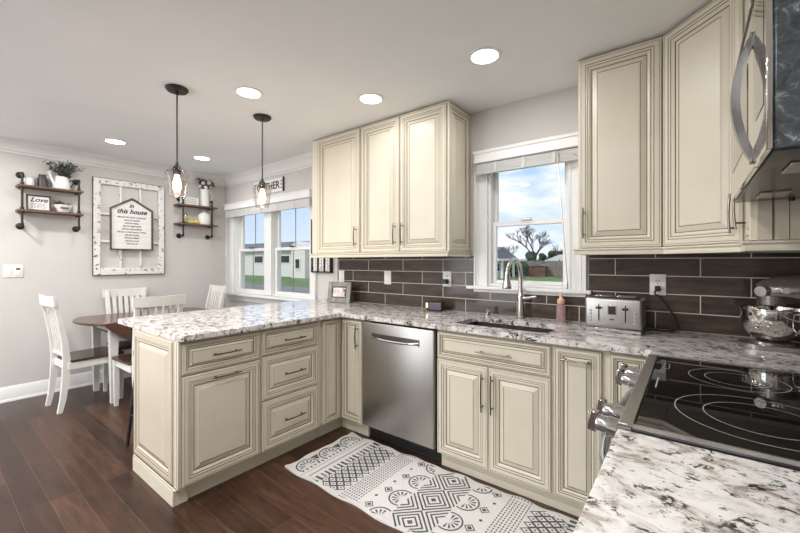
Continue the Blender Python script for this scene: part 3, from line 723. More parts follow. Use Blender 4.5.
# ------------------------------------------------------------ range, facing -x
t = thing('range', 'slide-in stainless range with a glossy black glass cooktop and front knobs', 'stove', (-.105, -.802, 0), -pi/2)
W, D = .816, .60
G().box(.004, W-.004, 0, D, .09, .905).build('body', M_steel, t)
G().box(.02, W-.02, .05, .07, 0, .089).build('toe_panel', M_black, t)
G().box(.008, W-.008, -.028, -.001, .10, .250, bev=.005).build('drawer', M_steel, t)
g = G(); g.box(.008, W-.008, -.030, -.001, .258, .800, bev=.005); d = g.build('oven_door', M_steel, t)
G().box(.10, W-.10, -.0315, -.0301, .36, .66).build('window', M_glassk, d)
g = G(); p = []
for i in range(13):
    u = i/12; p.append((.035+(W-.07)*u, -.056-.036*sin(pi*u)**.5, .790))
g.tube(p, .012, 12); g.cyl((.045, -.029, .790), (.045, -.065, .790), .011); g.cyl((W-.045, -.029, .790), (W-.045, -.065, .790), .011)
g.build('handle', M_steeld, d)
# control fascia: wedge
g = G(); g.prism([(-.028, .921), (-.002, .921), (-.002, .806), (-.030, .806), (-.044, .862)], 'x', .0, W); g.build('control_panel', M_steel, t)
ax = Vector((0, -.97, .16)).normalized()
for xk in (.225, .320, .665, .765):
    c0 = Vector((xk, -.042, .893)); g = G()
    g.tube([c0-ax*.006, c0+ax*.014, c0+ax*.016, c0+ax*.036, c0+ax*.040], [.025, .025, .0215, .0205, .019], 20)
    sd = ax.cross(Vector((1, 0, 0)))
    q = Matrix(((1, 0, 0, 0), (0, ax.y, sd.y, 0), (0, ax.z, sd.z, 0), (0, 0, 0, 1)))
    g.M = Matrix.Translation(c0+ax*.036) @ q; g.box(-.010, .010, 0, .022, -.026, .026, bev=.003)
    g.build('knob', M_steeld, t)
g = G(); g.box(0, W, -.002, D, .906, .921, bev=.003); g.box(.0, W, -.028, .003, .9215, .9285, mi=1, bev=.002)
g.box(.0, .006, .0, D, .921, .930, mi=1); g.box(W-.006, W, .0, D, .921, .930, mi=1)
g.build('cooktop_frame', [M_black, M_steel], t)
g = G(); g.box(.008, W-.008, .006, D-.004, .9215, .9275, bev=.001); ct = g.build('cooktop_glass', M_glassk, t)
def ringflat(g, cx, cy, r, w_, z, seg=64):
    vs = []
    for k in range(seg):
        a = 2*pi*k/seg; vs += [(cx+(r-w_)*cos(a), cy+(r-w_)*sin(a), z), (cx+r*cos(a), cy+r*sin(a), z)]
    g.add(vs, [(2*k, 2*k+1, (2*k+3) % (2*seg), (2*k+2) % (2*seg)) for k in range(seg)])
for cx, cy, rs in ((.225, .222, (.122, .080)), (.590, .240, (.168, .110)), (.20, .46, (.085,)), (.62, .47, (.085,)), (.40, .46, (.06,))):
    g = G()
    for r in rs: ringflat(g, cx, cy, r, .0024, .9279)
    g.build('burner_ring', M_ring, ct)
G().box(.35, .47, .022, .026, .9276, .9279).build('control_mark', M_ring, ct); g = G(); g.box(.13, .21, .030, .032, .9276, .9279); g.box(.13, .21, .046, .048, .9276, .9279); g.box(.13, .132, .030, .048, .9276, .9279); g.box(.208, .21, .030, .048, .9276, .9279); g.build('lock_mark', M_ring, ct)

# ------------------------------------------------------------ counter things
# toaster
t = thing('toaster', 'stainless four-slice toaster with a small black screen between two levers', 'toaster', (-.333, -.200, .9155), radians(-1))
a, b, h = .138, .095, .186
g = G(); g.box(-a, a, -b, b, .022, h, bev=.014, seg=3); g.build('body', M_steel, t)
G().box(-a+.004, a-.004, -b+.004, b-.004, 0, .0215, bev=.004).build('base', M_steeld, t)
g = G(); g.box(-a+.018, a-.018, -b+.018, b-.018, h-.001, h+.004, bev=.002); tp = g.build('top_plate', M_black, t)
for x in (-.055, .055):
    for y in (-.034, .034): G().box(x-.046, x+.046, y-.012, y+.012, h+.0042, h+.010, bev=.002).build('slot_rim', M_steeld, tp)
G().box(-.024, .022, -b-.003, -b-.0002, .092, .148, bev=.001).build('screen_bezel', M_steeld, t)
G().box(-.019, .017, -b-.005, -b-.0031, .098, .143).build('screen', M_toasts, t)
G().box(-.013, .010, -b-.0020, -b-.0002, .068, .075).build('indicator', mat('dark red badge', (.16, .03, .02), .4, noise=.1), t)
for x in (-.066, .062):
    l = G().box(x-.003, x+.003, -b-.0015, -b-.0002, .060, .150).build('lever_slot', M_dark, t)
    G().box(x-.014, x+.014, -b-.018, -b-.002, .126, .138, bev=.003).build('lever', M_black, t)
for x in (-.108, .104):
    for i in range(4):
        G().cyl((x, -b-.004, .058+i*.019), (x, -b+.001, .058+i*.019), .0062, seg=12).build('button', M_steeld, t)

# outlet plates
def plate(label, x, z, kind, w_=.078, h_=.120, wall='back', name='outlet', cat='outlet'):
    if wall == 'back': t = thing(name, label, cat, (x, -.0105, z))
    else: t = thing(name, label, cat, (XL+.0005, x, z), pi/2)
    G().box(-w_/2, w_/2, -.006, -.0003, -h_/2, h_/2, bev=.0025, seg=2).build('cover_plate', M_plate, t)
    if kind == 'outlet':
        for s in (-1, 1):
            g = G(); g.lathe([(0, 0), (.0165, 0), (.0165, .0025), (0, .0025)], (0, -.0085, s*.020), axis='y'); r = g.build('receptacle', M_plate, t)
            g = G(); g.box(-.008, -.005, -.0090, -.0086, s*.020-.002, s*.020+.009); g.box(.005, .008, -.0090, -.0086, s*.020-.002, s*.020+.009); g.cyl((0, -.0090, s*.020-.008), (0, -.0086, s*.020-.008), .003, seg=8); g.build('slot', M_dark, r)
    if kind == 'rocker':
        G().box(-.018, .018, -.010, -.0062, -.034, .034, bev=.002).build('rocker', M_plate, t)
    return t
plate('white outlet plate right of the toaster, black plug in its lower socket', -.146, 1.170, 'outlet')
plate('white switch plate on the brown tile right above the photo frame', -2.745, 1.155, 'rocker', name='light_switch', cat='switch')
plate('white switch plate on the brown tile under the middle of the left wall cabinets', -2.150, 1.160, 'rocker', name='light_switch', cat='switch')
plate('white outlet plate nearest the sink window on its left, black charger plugged in', -1.535, 1.165, 'outlet')
t = plate('white double plate with a rocker and a dark slider on the left dining wall', -2.040, 1.214, 'none', .132, .118, 'left', 'light_switch', 'switch')
G().box(-.046, -.016, -.012, -.0062, -.034, .034, bev=.002).build('rocker', M_plate, t)
G().box(.012, .048, -.010, -.0062, -.034, .034, bev=.002).build('timer', M_plate, t); G().box(.016, .044, -.0110, -.0101, .012, .028).build('timer_display', M_black, t)
# plug and cord of the toaster
t = thing('power_cord', 'black power cord looping from the outlet down to the granite beside the toaster', 'cord', (-.146, -.02, 1.15))
g = G(); g.box(-.013, .013, -.028, -.0005, -.014, .014, bev=.004); g.build('plug', M_black, t)
pts = [(0, -.024, -.004), (-.012, -.032, -.02), (-.010, -.03, -.035), (.006, -.026, -.038), (.03, -.022, -.075), (.065, -.02, -.13), (.085, -.024, -.18), (.090, -.03, -.222), (.075, -.04, -.2295), (.02, -.06, -.2295), (-.045, -.07, -.2295)]
g = G(); g.tube(pts, .0048, 8); g.build('cord', M_black, t)
t = tag(G().box(-.020, .020, -.045, -.0005, -.018, .018, bev=.004).build('charger', M_black), 'small black charger plugged into the outlet left of the sink window', 'charger'); t.location = (-1.535, -.0198, 1.146)
# smart clock
t = thing('clock_display', 'small rounded black clock display on the granite, under the charger', 'clock', (-1.590, -.110, .9155), radians(8))
g = G(); g.box(-.072, .072, -.02, .022, 0, .078, bev=.016, seg=3); g.build('body', M_black, t)
G().box(-.062, .062, -.0225, -.0205, .010, .068, bev=.001).build('screen', mat('dark violet screen', (.05, .035, .06), .1, noise=.3, nscale=12), t)
G().box(-.066, -.050, -.0245, -.0227, .026, .062, bev=.0008).build('lit_edge', mat('warm lit edge', (.9, .6, .35), .4, emit=(1, .65, .35), es=1.6, noise=.05), t)
# photo frame
t = thing('picture_frame', 'grey wooden frame with a small family photo leaning on the granite', 'picture frame', (-2.640, -.150, .9155), radians(14))
t.rotation_euler = (radians(-9), 0, radians(12))
g = G(); a, b = .128, .196
g.box(-a, -a+.045, -.012, .006, 0, b, bev=.002); g.box(a-.045, a, -.012, .006, 0, b, bev=.002); g.box(-a+.045, a-.045, -.012, .006, 0, .045, bev=.002); g.box(-a+.045, a-.045, -.012, .006, b-.045, b, bev=.002)
g.build('frame', M_frameg, t)
g = G(); g.box(-a+.045, a-.045, -.006, -.003, .045, b-.045)
g.build('mat_board', mat('dark mat board', (.05, .04, .035), .6, noise=.1), t)
g = G(); g.box(-.070, .070, -.008, -.0062, .055, b-.055)
def photo_mat():
    m = bpy.data.materials.new('family snapshot print'); m.use_nodes = True; nt = m.node_tree; b = nt.nodes['Principled BSDF']
    t = N(nt, 'ShaderNodeTexCoord'); n = N(nt, 'ShaderNodeTexVoronoi'); n.inputs['Scale'].default_value = 34; nt.links.new(t.outputs['Object'], n.inputs['Vector'])
    r = ramp(nt, [(0, (.35, .16, .12)), (.25, (.75, .68, .62)), (.45, (.62, .45, .36)), (.6, (.72, .74, .78)), (.8, (.20, .13, .10)), (1, (.7, .25, .2))]); nt.links.new(n.outputs['Color'], r.inputs[0])
    nt.links.new(r.outputs[0], b.inputs['Base Color']); b.inputs['Roughness'].default_value = .2; return m
g.build('photo', photo_mat(), t)
G().prism([(.0065, .02), (.0065, .15), (.062, .012)], 'x', -.02, .02).build('easel_back', mat('tan easel card', (.45, .30, .17), .7, noise=.2), t)
# soap bottle
t = thing('soap_bottle', 'clear pink soap bottle with a peach cap on the granite, right of the faucet', 'bottle', (-.654, -.085, .9155))
G().lathe([(0, 0), (.026, 0), (.028, .006), (.028, .085), (.026, .100), (.018, .114), (.015, .118), (0, .118)]).build('bottle', M_pink, t)
G().lathe([(0, .1185), (.020, .1185), (.023, .124), (.023, .142), (.014, .150), (.009, .156), (.009, .172), (.013, .176), (.012, .184), (0, .186)]).build('pump_cap', M_peach, t)
# stand mixer
t = thing('stand_mixer', 'silver stand mixer with a polished steel bowl in the counter corner', 'mixer', (.335, -.285, .9155))
g = G()
g.prism(rounded([(-.160, -.085), (.165, -.085), (.165, .085), (-.160, .085)], [.085, .03, .03, .085], 8), 'z', 0, .022)
g.lathe([(0, .022), (.075, .022), (.070, .032), (.05, .036), (0, .036)], (-.045, 0, 0)); g.build('base', M_mixer, t)
g = G(); g.tube([(.115, 0, .018), (.120, 0, .10), (.118, 0, .17), (.10, 0, .235)], [.055, .045, .050, .060], 20); g.build('column', M_mixer, t)
g = G(); g.tube([(.185, 0, .252), (.172, 0, .256), (.11, 0, .262), (.03, 0, .263), (-.03, 0, .259), (-.070, 0, .253), (-.088, 0, .248), (-.094, 0, .246)], [.030, .052, .062, .064, .060, .052, .040, .020], 28)
g.tube([(-.045, 0, .235), (-.045, 0, .196), (-.045, 0, .190)], [.055, .052, .045], 24); g.build('head', M_mixer, t)
G().cyl((-.068, -.035, .258), (-.092, -.072, .256), .024, .022).build('hub_cap', M_steeld, t)
G().cyl((-.01, -.056, .262), (-.01, -.074, .262), .016, .014).build('speed_knob', M_steeld, t)
g = G(); g.tube([(-.045, 0, .190), (-.045, 0, .17), (-.045, 0, .12)], [.016, .010, .006], 12); g.build('beater_shaft', M_steeld, t)
g = G(); pr = [(.040, .037), (.055, .040), (.078, .058), (.096, .085), (.105, .115), (.108, .150), (.108, .172), (.113, .176), (.113, .179), (.106, .178), (.104, .150), (.100, .115), (.088, .080), (.06, .052), (.035, .048)]
g.lathe(pr, (-.045, 0, 0), 40); bw = g.build('bowl', mat('mirror bowl steel', (.72, .69, .66), .06, 1, noise=.02), t)
g = G(); g.tube([(.035, -.075, .165), (.055, -.108, .160), (.06, -.118, .12), (.045, -.098, .085), (.030, -.070, .082)], .006, 10); g.build('bowl_handle', M_steeld, bw)
# hanging wall organiser between dining window and cabinets
t = thing('wall_board', 'dark framed white hanging rack on the wall, half behind the left wall cabinets', 'wall decor', (-3.03, -.002, 1.19))
g = G(); a = .150; hz = .56
for x in (-a, -.056, .044, a-.012): g.box(x, x+.012, -.040, -.0005, 0, hz, bev=.002)
g.box(-a, a, -.040, -.0005, -.0, .014); g.box(-a, a, -.040, -.0005, hz-.014, hz); g.build('frame', M_iron, t)
g = G()
for x0, x1 in ((-.138, -.056), (-.044, .044), (.056, .138)): g.box(x0, x1, -.022, -.004, .014, hz-.014, mi=0)
for i in range(18):
    for x0, x1 in ((-.138, -.056), (-.044, .044), (.056, .138)): g.box(x0, x1, -.0235, -.022, .03+i*.030, .033+i*.030, mi=1)
for x in (-.097, 0, .097): g.box(x-.003, x+.003, -.0236, -.022, .014, hz-.014, mi=1)
g.build('slotted_panel', [M_chip, M_frameg], t)

# ------------------------------------------------------------ rug
t = thing('runner_rug', 'off-white runner rug with charcoal geometric bands along the sink cabinets', 'rug', (-1.105, -.888, .0005))
g = G(); Lh, Wh = .925, .298
nx, ny = 120, 34; vs = []
def rugz(x, y):
    e = .0; 
    if abs(y) > Wh*.93: e = .0035*(1+sin(x*34+ (1 if y > 0 else 0)))
    if x < -Lh*.97: e += .002*(1+sin(y*40))
    return .004+e
def rx(x, y): return x+.006*sin(y*22)*(abs(x)/Lh)**8
def ry(x, y): return y+.006*sin(x*19+1)*(abs(y)/Wh)**6
for j in range(ny+1):
    for i in range(nx+1):
        x = -Lh+2*Lh*i/nx; y = -Wh+2*Wh*j/ny; vs.append((rx(x, y), ry(x, y), rugz(x, y)))
g.add(vs, [(j*(nx+1)+i, j*(nx+1)+i+1, (j+1)*(nx+1)+i+1, (j+1)*(nx+1)+i) for j in range(ny) for i in range(nx)])
bd = [(-Lh, -Wh), (Lh, -Wh), (Lh, Wh), (-Lh, Wh)]
edge = [(i, 0) for i in range(nx)]+[(nx, j) for j in range(ny)]+[(nx-i, ny) for i in range(nx)]+[(0, ny-j) for j in range(ny)]
ev = []
for i, j in edge: x, y, z = vs[j*(nx+1)+i]; ev += [(x, y, z), (x, y, .0)]
n = len(edge); g.add(ev, [(2*k, 2*k+1, (2*k+3) % (2*n), (2*k+2) % (2*n)) for k in range(n)])
# pattern polygons lie just above the weave
def rp(poly):   # local rug coordinates
    p = [(rx(x, y), ry(x, y), rugz(x, y)+.0009) for x, y in poly]
    g.add(p, [tuple(range(len(p)))], 1)
def rrect(x0, x1, y0, y1):
    m = max(1, int((y1-y0)/.02)); k = max(1, int((x1-x0)/.02))
    for a in range(m):
        for b in range(k):
            rp([(x0+(x1-x0)*b/k, y0+(y1-y0)*a/m), (x0+(x1-x0)*(b+1)/k, y0+(y1-y0)*a/m), (x0+(x1-x0)*(b+1)/k, y0+(y1-y0)*(a+1)/m), (x0+(x1-x0)*b/k, y0+(y1-y0)*(a+1)/m)])
def rdia(cx, cy, r, w_, ry_=None):
    q = ry_ or r; r2 = r-w_; q2 = q-w_*q/r
    if r2 <= 0: rp([(cx-r, cy), (cx, cy-q), (cx+r, cy), (cx, cy+q)]); return
    A = [(cx-r, cy), (cx, cy-q), (cx+r, cy), (cx, cy+q)]; B = [(cx-r2, cy), (cx, cy-q2), (cx+r2, cy), (cx, cy+q2)]
    for k in range(4):
        l = (k+1) % 4; mA = [((A[k][i]*(3-s)+A[l][i]*s)/3) for s in range(4) for i in (0, 1)]; mB = [((B[k][i]*(3-s)+B[l][i]*s)/3) for s in range(4) for i in (0, 1)]
        for s in range(3): 
            quad = [(mA[2*s], mA[2*s+1]), (mA[2*s+2], mA[2*s+3]), (mB[2*s+2], mB[2*s+3]), (mB[2*s], mB[2*s+1])]
            if all(abs(p[1]) < Wh-.004 for p in quad): rp(quad)
def rfan(cx, cy, r, dirx, n=7):
    """shell: arc plus radiating petals opening towards dirx"""
    for k in range(12):
        a0 = -pi*.62+pi*1.24*k/12; a1 = -pi*.62+pi*1.24*(k+1)/12
        q = [(cx+dirx*R_*cos(a), cy+R_*sin(a)) for a, R_ in ((a0, r), (a1, r), (a1, r*.88), (a0, r*.88))]
        if all(abs(p[1]) < Wh-.003 for p in q): rp(q)
    for k in range(n):
        a = -pi*.5+pi*k/(n-1); da = .13
        q = [(cx+dirx*r*.18*cos(a), cy+r*.18*sin(a)), (cx+dirx*r*.66*cos(a-da), cy+r*.66*sin(a-da)), (cx+dirx*r*.78*cos(a), cy+r*.78*sin(a)), (cx+dirx*r*.66*cos(a+da), cy+r*.66*sin(a+da))]
        if all(abs(p[1]) < Wh-.003 for p in q): rp(q)
for s in (-1, 1):
    X = lambda v: s*v
    def R2(a, b, y0, y1): rrect(min(s*a, s*b), max(s*a, s*b), y0, y1)
    # outer shells
    for i in range(3): rfan(s*.825, -.19+.19*i, .078, s)
    for i in range(4):
        cy = -.285+.19*i
        for q in ([(s*.885, cy-.03), (s*.825, cy), (s*.885, cy+.03)],):
            if all(abs(p[1]) < Wh-.003 for p in q): rp(q)
    for i in range(19):
        cy = -.285+.0315*i
        if abs(cy) < .285: rp([(s*.800, cy-.011), (s*.778, cy), (s*.800, cy+.011)])
    R2(.724, .717, -.294, .294)
    R2(.765, .762, -.294, .294)
    for i in range(17):
        cy = -.275+.0344*i; R2(.630, .685, cy-.0075*(1+.5*sin(i*2.1)), cy+.0075)
    # lattice
    for r_ in range(5):
        for i in range(12):
            cx = .480+.033*r_; cy = -.281+.051*i+(.0255 if r_ % 2 else 0)
            if abs(cy) < Wh-.03: rdia(s*cx, cy, .034, .0105, .026); 
            if abs(cy) < Wh-.03: rdia(s*cx, cy, .007, .01)
    # dots
    for r_ in range(7):
        for i in range(28):
            cx = .330+.0175*r_; cy = -.283+.021*i
            R2(cx-.0035, cx+.0035, cy-.006, cy+.006)
    # small diamonds
    for i in range(4):
        cy = -.24+.165*i
        if abs(cy) < .28: rdia(s*.255, cy, .030, .008); rdia(s*.255, cy, .014, .02)
        if abs(cy+.082) < .28: rdia(s*.275, cy+.082, .011, .02)
    # medallions
    for i in range(4):
        cy = -.185*1.5+.185*i
        rfan(s*.150, cy, .072, s)
        if abs(cy) < .22:
            for k in range(3, 9): pass
    # chevrons and nested diamonds
for i in range(-2, 3):
    cy = .22*i+.0
    for r_, w_ in ((.112, .014), (.082, .013), (.052, .013), (.018, .02)):
        rdia(0, cy, r_, w_, r_*.98)
    for s in (-1, 1):
        for k_, r_ in enumerate((.10, .070, .040)):
            # V between diamonds pointing inwards
            yc = cy+.11
            x1 = .118; x0 = x1-r_; w_ = .013
            for sg in (-1, 1):
                q = [(s*x1, yc+sg*r_), (s*x0, yc), (s*(x0+w_), yc), (s*x1, yc+sg*(r_-w_))]
                if all(abs(p[1]) < Wh-.003 for p in q): rp(q)
g.build('pile', [M_rug, M_rugd], t)

# ------------------------------------------------------------ recessed lamps
def recessed(x, y, label, W, group=None):
    t = thing('recessed_light', label, 'light', (x, y, H), 0, group)
    g = G(); g.lathe([(.074, -.0045), (.092, -.0045), (.094, -.0005), (.074, -.0005)], seg=40, loop=True); g.build('trim_ring', M_white, t)
    G().lathe([(0, -.004), (.0735, -.004), (.0735, -.001), (0, -.001)], seg=40).build('lens', M_led, t)
    l = bpy.data.lights.new('lamp', 'AREA'); l.shape = 'DISK'; l.size = .15; l.energy = W; l.color = (.975, .985, .985)
    o = bpy.data.objects.new('lamp', l); S.collection.objects.link(o); o.parent = t; o.location = (0, 0, -.006)
for x, y, lb in ((-.90, -.685, 'round recessed ceiling lamp nearest the sink window'), (-1.765, -.665, 'round recessed ceiling lamp just in front of the left wall cabinets'),
              (-2.35, -1.238, 'round recessed ceiling lamp between the two pendant canopies, kitchen side'), (-4.304, -1.447, 'leftmost round recessed ceiling lamp, over the dining chairs'),
              (-4.236, -.682, 'round recessed ceiling lamp near the dining corner, behind the left pendant')):
    recessed(x, y, lb, LAMP_W*(.5 if x == -1.765 else 1))
k = 0
for x in (-4.3, -3.1, -1.9, -.7):  # lamps added out of view to light the cabinet fronts
    for y in (-2.7, -4.3):
        k += 1; recessed(x, y, 'unseen recessed ceiling lamp added as fill behind the viewer', FILL_W, 'added fill lamps behind the viewer')

# pendants
def pendant(x, y, label):
    t = thing('pendant_light', label, 'pendant lamp', (x, y, H))
    G().lathe([(0, -.0005), (.066, -.0005), (.068, -.010), (.062, -.016), (.058, -.022), (.012, -.024), (.010, -.036), (0, -.036)], seg=36).build('canopy', M_iron, t)
    G().cyl((0, 0, -.030), (0, 0, -.50), .0048, seg=10).build('rod', M_iron, t)
    g = G(); g.lathe([(0, -.485), (.008, -.487), (.010, -.505), (.020, -.512), (.026, -.524), (.030, -.534), (.024, -.536), (.022, -.565), (0, -.568)], seg=24); g.build('socket', M_iron, t)
    g = G(); pr = [(.028, -.533), (.050, -.536), (.066, -.546), (.071, -.560), (.069, -.585), (.056, -.680), (.050, -.712), (.047, -.712), (.053, -.680), (.066, -.585), (.068, -.560), (.064, -.549), (.050, -.539), (.028, -.536)]
    seg = 36; rings = [[g.bm.verts.new((r*cos(2*pi*q/seg), r*sin(2*pi*q/seg), z)) for q in range(seg)] for r, z in pr]
    for A, B in zip(rings, rings[1:]+rings[:1]):
        for q in range(seg): g.bm.faces.new((A[q], A[(q+1) % seg], B[(q+1) % seg], B[q]))
    bmesh.ops.recalc_face_normals(g.bm, faces=g.bm.faces[:])
    g.build('glass_shade', M_shade, t)
    g = G(); g.lathe([(0, -.568), (.013, -.570), (.014, -.582), (.022, -.610), (.026, -.640), (.022, -.664), (.010, -.680), (0, -.684)], seg=20); g.build('bulb', M_bulb, t)
    l = bpy.data.lights.new('bulb_glow', 'POINT'); l.energy = 2; l.color = (1, .86, .70); l.shadow_soft_size = .03
    o = bpy.data.objects.new('bulb_glow', l); S.collection.objects.link(o); o.parent = t; o.location = (0, 0, -.745)
    return t
pendant(-2.665, -1.56, 'black rod pendant lamp with clear glass shade, the nearer and left one')
pendant(-2.655, -.945, 'black rod pendant lamp with clear glass shade, in front of the dining window')

# ------------------------------------------------------------ dining set
def make_chair(label, loc, rz):
    t = thing('dining_chair', label, 'chair', loc, rz, 'white dining chairs round the table')
    def leg(side):
        g = G(); w_ = .017; x = side*.160
        prof = [(-.245, 0), (-.222, .12), (-.205, .30), (-.200, .45), (-.212, .60), (-.245, .80), (-.285, .985)]
        dd = [.016, .020, .024, .025, .021, .018, .013]
        vs = []
        for (y, z), d in zip(prof, dd):
            sx = x+side*.010*max(0, (z-.45)/.55)
            vs += [(sx-w_, y-d, z), (sx+w_, y-d, z), (sx+w_, y+d, z), (sx-w_, y+d, z)]
        n = len(prof); fs = [(0, 1, 2, 3), tuple(4*(n-1)+i for i in (3, 2, 1, 0))]
        for i in range(n-1):
            for q in range(4): fs.append((4*i+q, 4*i+4+q, 4*i+4+(q+1) % 4, 4*i+(q+1) % 4))
        _, f = g.add(vs, fs); bmesh.ops.recalc_face_normals(g.bm, faces=f)
        return g.build('leg', M_chair, t, smooth=30)
    leg(-1); leg(1)
    for s in (-1, 1):
        g = G(); x = s*.185; y = .195
        vs = []
        for z, r in ((0, .014), (.41, .021)): vs += [(x-r, y-r, z), (x+r, y-r, z), (x+r, y+r, z), (x-r, y+r, z)]
        g.add(vs, [(3, 2, 1, 0), (4, 5, 6, 7), (0, 1, 5, 4), (1, 2, 6, 5), (2, 3, 7, 6), (3, 0, 4, 7)]); g.build('leg', M_chair, t, smooth=0)
    g = G(); g.box(-.200, .200, .175, .197, .365, .424); g.box(-.192, -.174, -.19, .18, .365, .424); g.box(.174, .192, -.19, .18, .365, .424); g.box(-.18, .18, -.205, -.187, .365, .424)
    g.build('apron', M_chair, t)
    g = G(); g.prism(rounded([(-.200, -.178), (.200, -.178), (.222, .222), (-.222, .222)], [.01, .01, .04, .04]), 'z', .425, .447)
    o = g.build('seat', M_walnuts, t, smooth=0); m = o.modifiers.new('b', 'BEVEL'); m.width = .006; m.segments = 2; m.limit_method = 'ANGLE'
    def slatcurve(z): return -.200-.085*((z-.45)/.54)**1.4
    for i in range(5):
        x = -.108+.054*i; g = G(); n = 6; vs = []
        for k in range(n+1):
            z = .50+(.920-.50)*k/n; y = slatcurve(z)-.006*cos(pi*x/.4)*0; w_ = .015+.003*k/n
            vs += [(x-w_, y-.0035, z), (x+w_, y-.0035, z), (x+w_, y+.0035, z), (x-w_, y+.0035, z)]
        fs = [(3, 2, 1, 0), tuple(4*n+i for i in range(4))]
        for k in range(n):
            for q in range(4): fs.append((4*k+q, 4*k+(q+1) % 4, 4*k+4+(q+1) % 4, 4*k+4+q))
        g.add(vs, fs); g.build('slat', M_chair, t, smooth=30)
    g = G(); g.box(-.148, .148, -.212, -.196, .470, .502, bev=.003); g.build('lower_rail', M_chair, t)
    g = G(); n = 12; vs = []   # curved crest rail
    for k in range(n+1):
        u = -1+2*k/n; x = u*.205; yy = -.283-.016*(1-u*u); zt = 1.002+.010*(1-u*u)*0+.008*abs(u)
        vs += [(x, yy-.009, .920), (x, yy+.010, .920), (x, yy+.004, zt), (x, yy-.016, zt)]
    fs = [(0, 1, 2, 3), tuple(4*n+i for i in (3, 2, 1, 0))]
    for k in range(n):
        for q in range(4): fs.append((4*k+q, 4*k+4+q, 4*k+4+(q+1) % 4, 4*k+(q+1) % 4))
    _, f = g.add(vs, fs); bmesh.ops.recalc_face_normals(g.bm, faces=f); g.build('crest_rail', M_chair, t, smooth=30)
    return t
c1 = make_chair('white slat-back dining chair with dark seat, leftmost, seen from its side', (-4.465, -1.615, 0), radians(4))
dup(c1, (-4.700, -1.170, 0), -pi/2, 'white slat-back dining chair standing against the wall below the old window frame')
dup(c1, (-3.915, -1.310, 0), pi/2, 'white slat-back dining chair with its back to the peninsula')
dup(c1, (-4.68, -.570, 0), pi, 'white slat-back dining chair nearest the dining window, in the far corner')
t = thing('dining_table', 'round drop-leaf dining table with dark top and white legs, between the chairs', 'table', (-4.49, -1.10, 0))
R, hx = .612, .362
def arc(a0, a1, r, n): return [(r*cos(a0+(a1-a0)*k/n), r*sin(a0+(a1-a0)*k/n)) for k in range(n+1)]
a = math.acos(hx/R)
poly = arc(a, pi-a, R, 20)+arc(pi+a, 2*pi-a, R, 20)
o = G().prism(poly, 'z', .728, .752).build('tabletop', M_walnut, t, smooth=30); m = o.modifiers.new('b', 'BEVEL'); m.width = .008; m.segments = 2; m.limit_method = 'ANGLE'; m.angle_limit = radians(50)
for s in (-1, 1):
    pl = [(y, .748-(x-hx)) for x, y in arc(-a, a, R, 20)]
    G().prism(pl, 'x', s*(hx+.004), s*(hx+.026)).build('drop_leaf', M_walnut, t)
g = G()
for s in (-1, 1): g.box(-.27, .27, s*.38-.011, s*.38+.011, .645, .7275); g.box(s*.27-.011, s*.27+.011, -.37, .37, .645, .7275)
g.build('apron', M_chair, t)
for sx in (-1, 1):
    for sy in (-1, 1):
        g = G(); cx, cy = sx*.265, sy*.385; vs = []
        for z, r in ((0, .021), (.60, .032), (.727, .034)): vs += [(cx-r, cy-r, z), (cx+r, cy-r, z), (cx+r, cy+r, z), (cx-r, cy+r, z)]
        g.add(vs, [(3, 2, 1, 0), (8, 9, 10, 11)]+[(4*k+q, 4*k+(q+1) % 4, 4*k+4+(q+1) % 4, 4*k+4+q) for k in (0, 1) for q in range(4)]); g.build('leg', M_chair, t, smooth=0)
# small round thing on the table
t = thing('wire_basket', 'small white round wire basket with arched handle on the dining table', 'basket', (-4.44, -1.045, .7525))
g = G()
for r, z in ((.050, .004), (.060, .03), (.066, .055)): g.tube([(r*cos(k*pi/10), r*sin(k*pi/10), z) for k in range(20)], .0025, 6, closed=True)
for k in range(10): c_, s__ = cos(k*pi/5), sin(k*pi/5); g.tube([(.050*c_, .050*s__, .004), (.060*c_, .060*s__, .03), (.066*c_, .066*s__, .055)], .0018, 5)
g.lathe([(0, .0), (.05, .0), (.05, .003), (0, .003)]); g.build('basket_body', M_cer, t)
g = G(); g.tube([(.045*cos(k*pi/14), .05*cos(k*pi/14), .052+.075*sin(k*pi/14)) for k in range(15)], .0035, 8); g.build('handle', M_cer, t)
# black stool behind the peninsula
t = thing('counter_stool', 'black metal counter stool tucked behind the peninsula, only a leg showing', 'stool', (-2.985, -1.49, 0), radians(6))
G().prism(rounded([(-.17, -.17), (.17, -.17), (.17, .17), (-.17, .17)], .05), 'z', .640, .672).build('seat', M_walnut, t)
for sx in (-1, 1):
    for sy in (-1, 1): G().tube([(sx*.135, sy*.135, .640), (sx*.185, sy*.185, 0.0)], .012, 10).build('leg', M_iron, t)
g = G()
for z, r in ((.22, .168),):
    for p, q in (((-r, -r), (r, -r)), ((r, -r), (r, r)), ((r, r), (-r, r)), ((-r, r), (-r, -r))): g.tube([(*p, z), (*q, z)], .008, 8)
g.build('foot_ring', M_iron, t)

# ------------------------------------------------------------ left wall decor (local frame: x -> +y, faces +x)
def wall_thing(name, label, cat, y, z, off=.0): return thing(name, label, cat, (XL+off, y, z), pi/2)
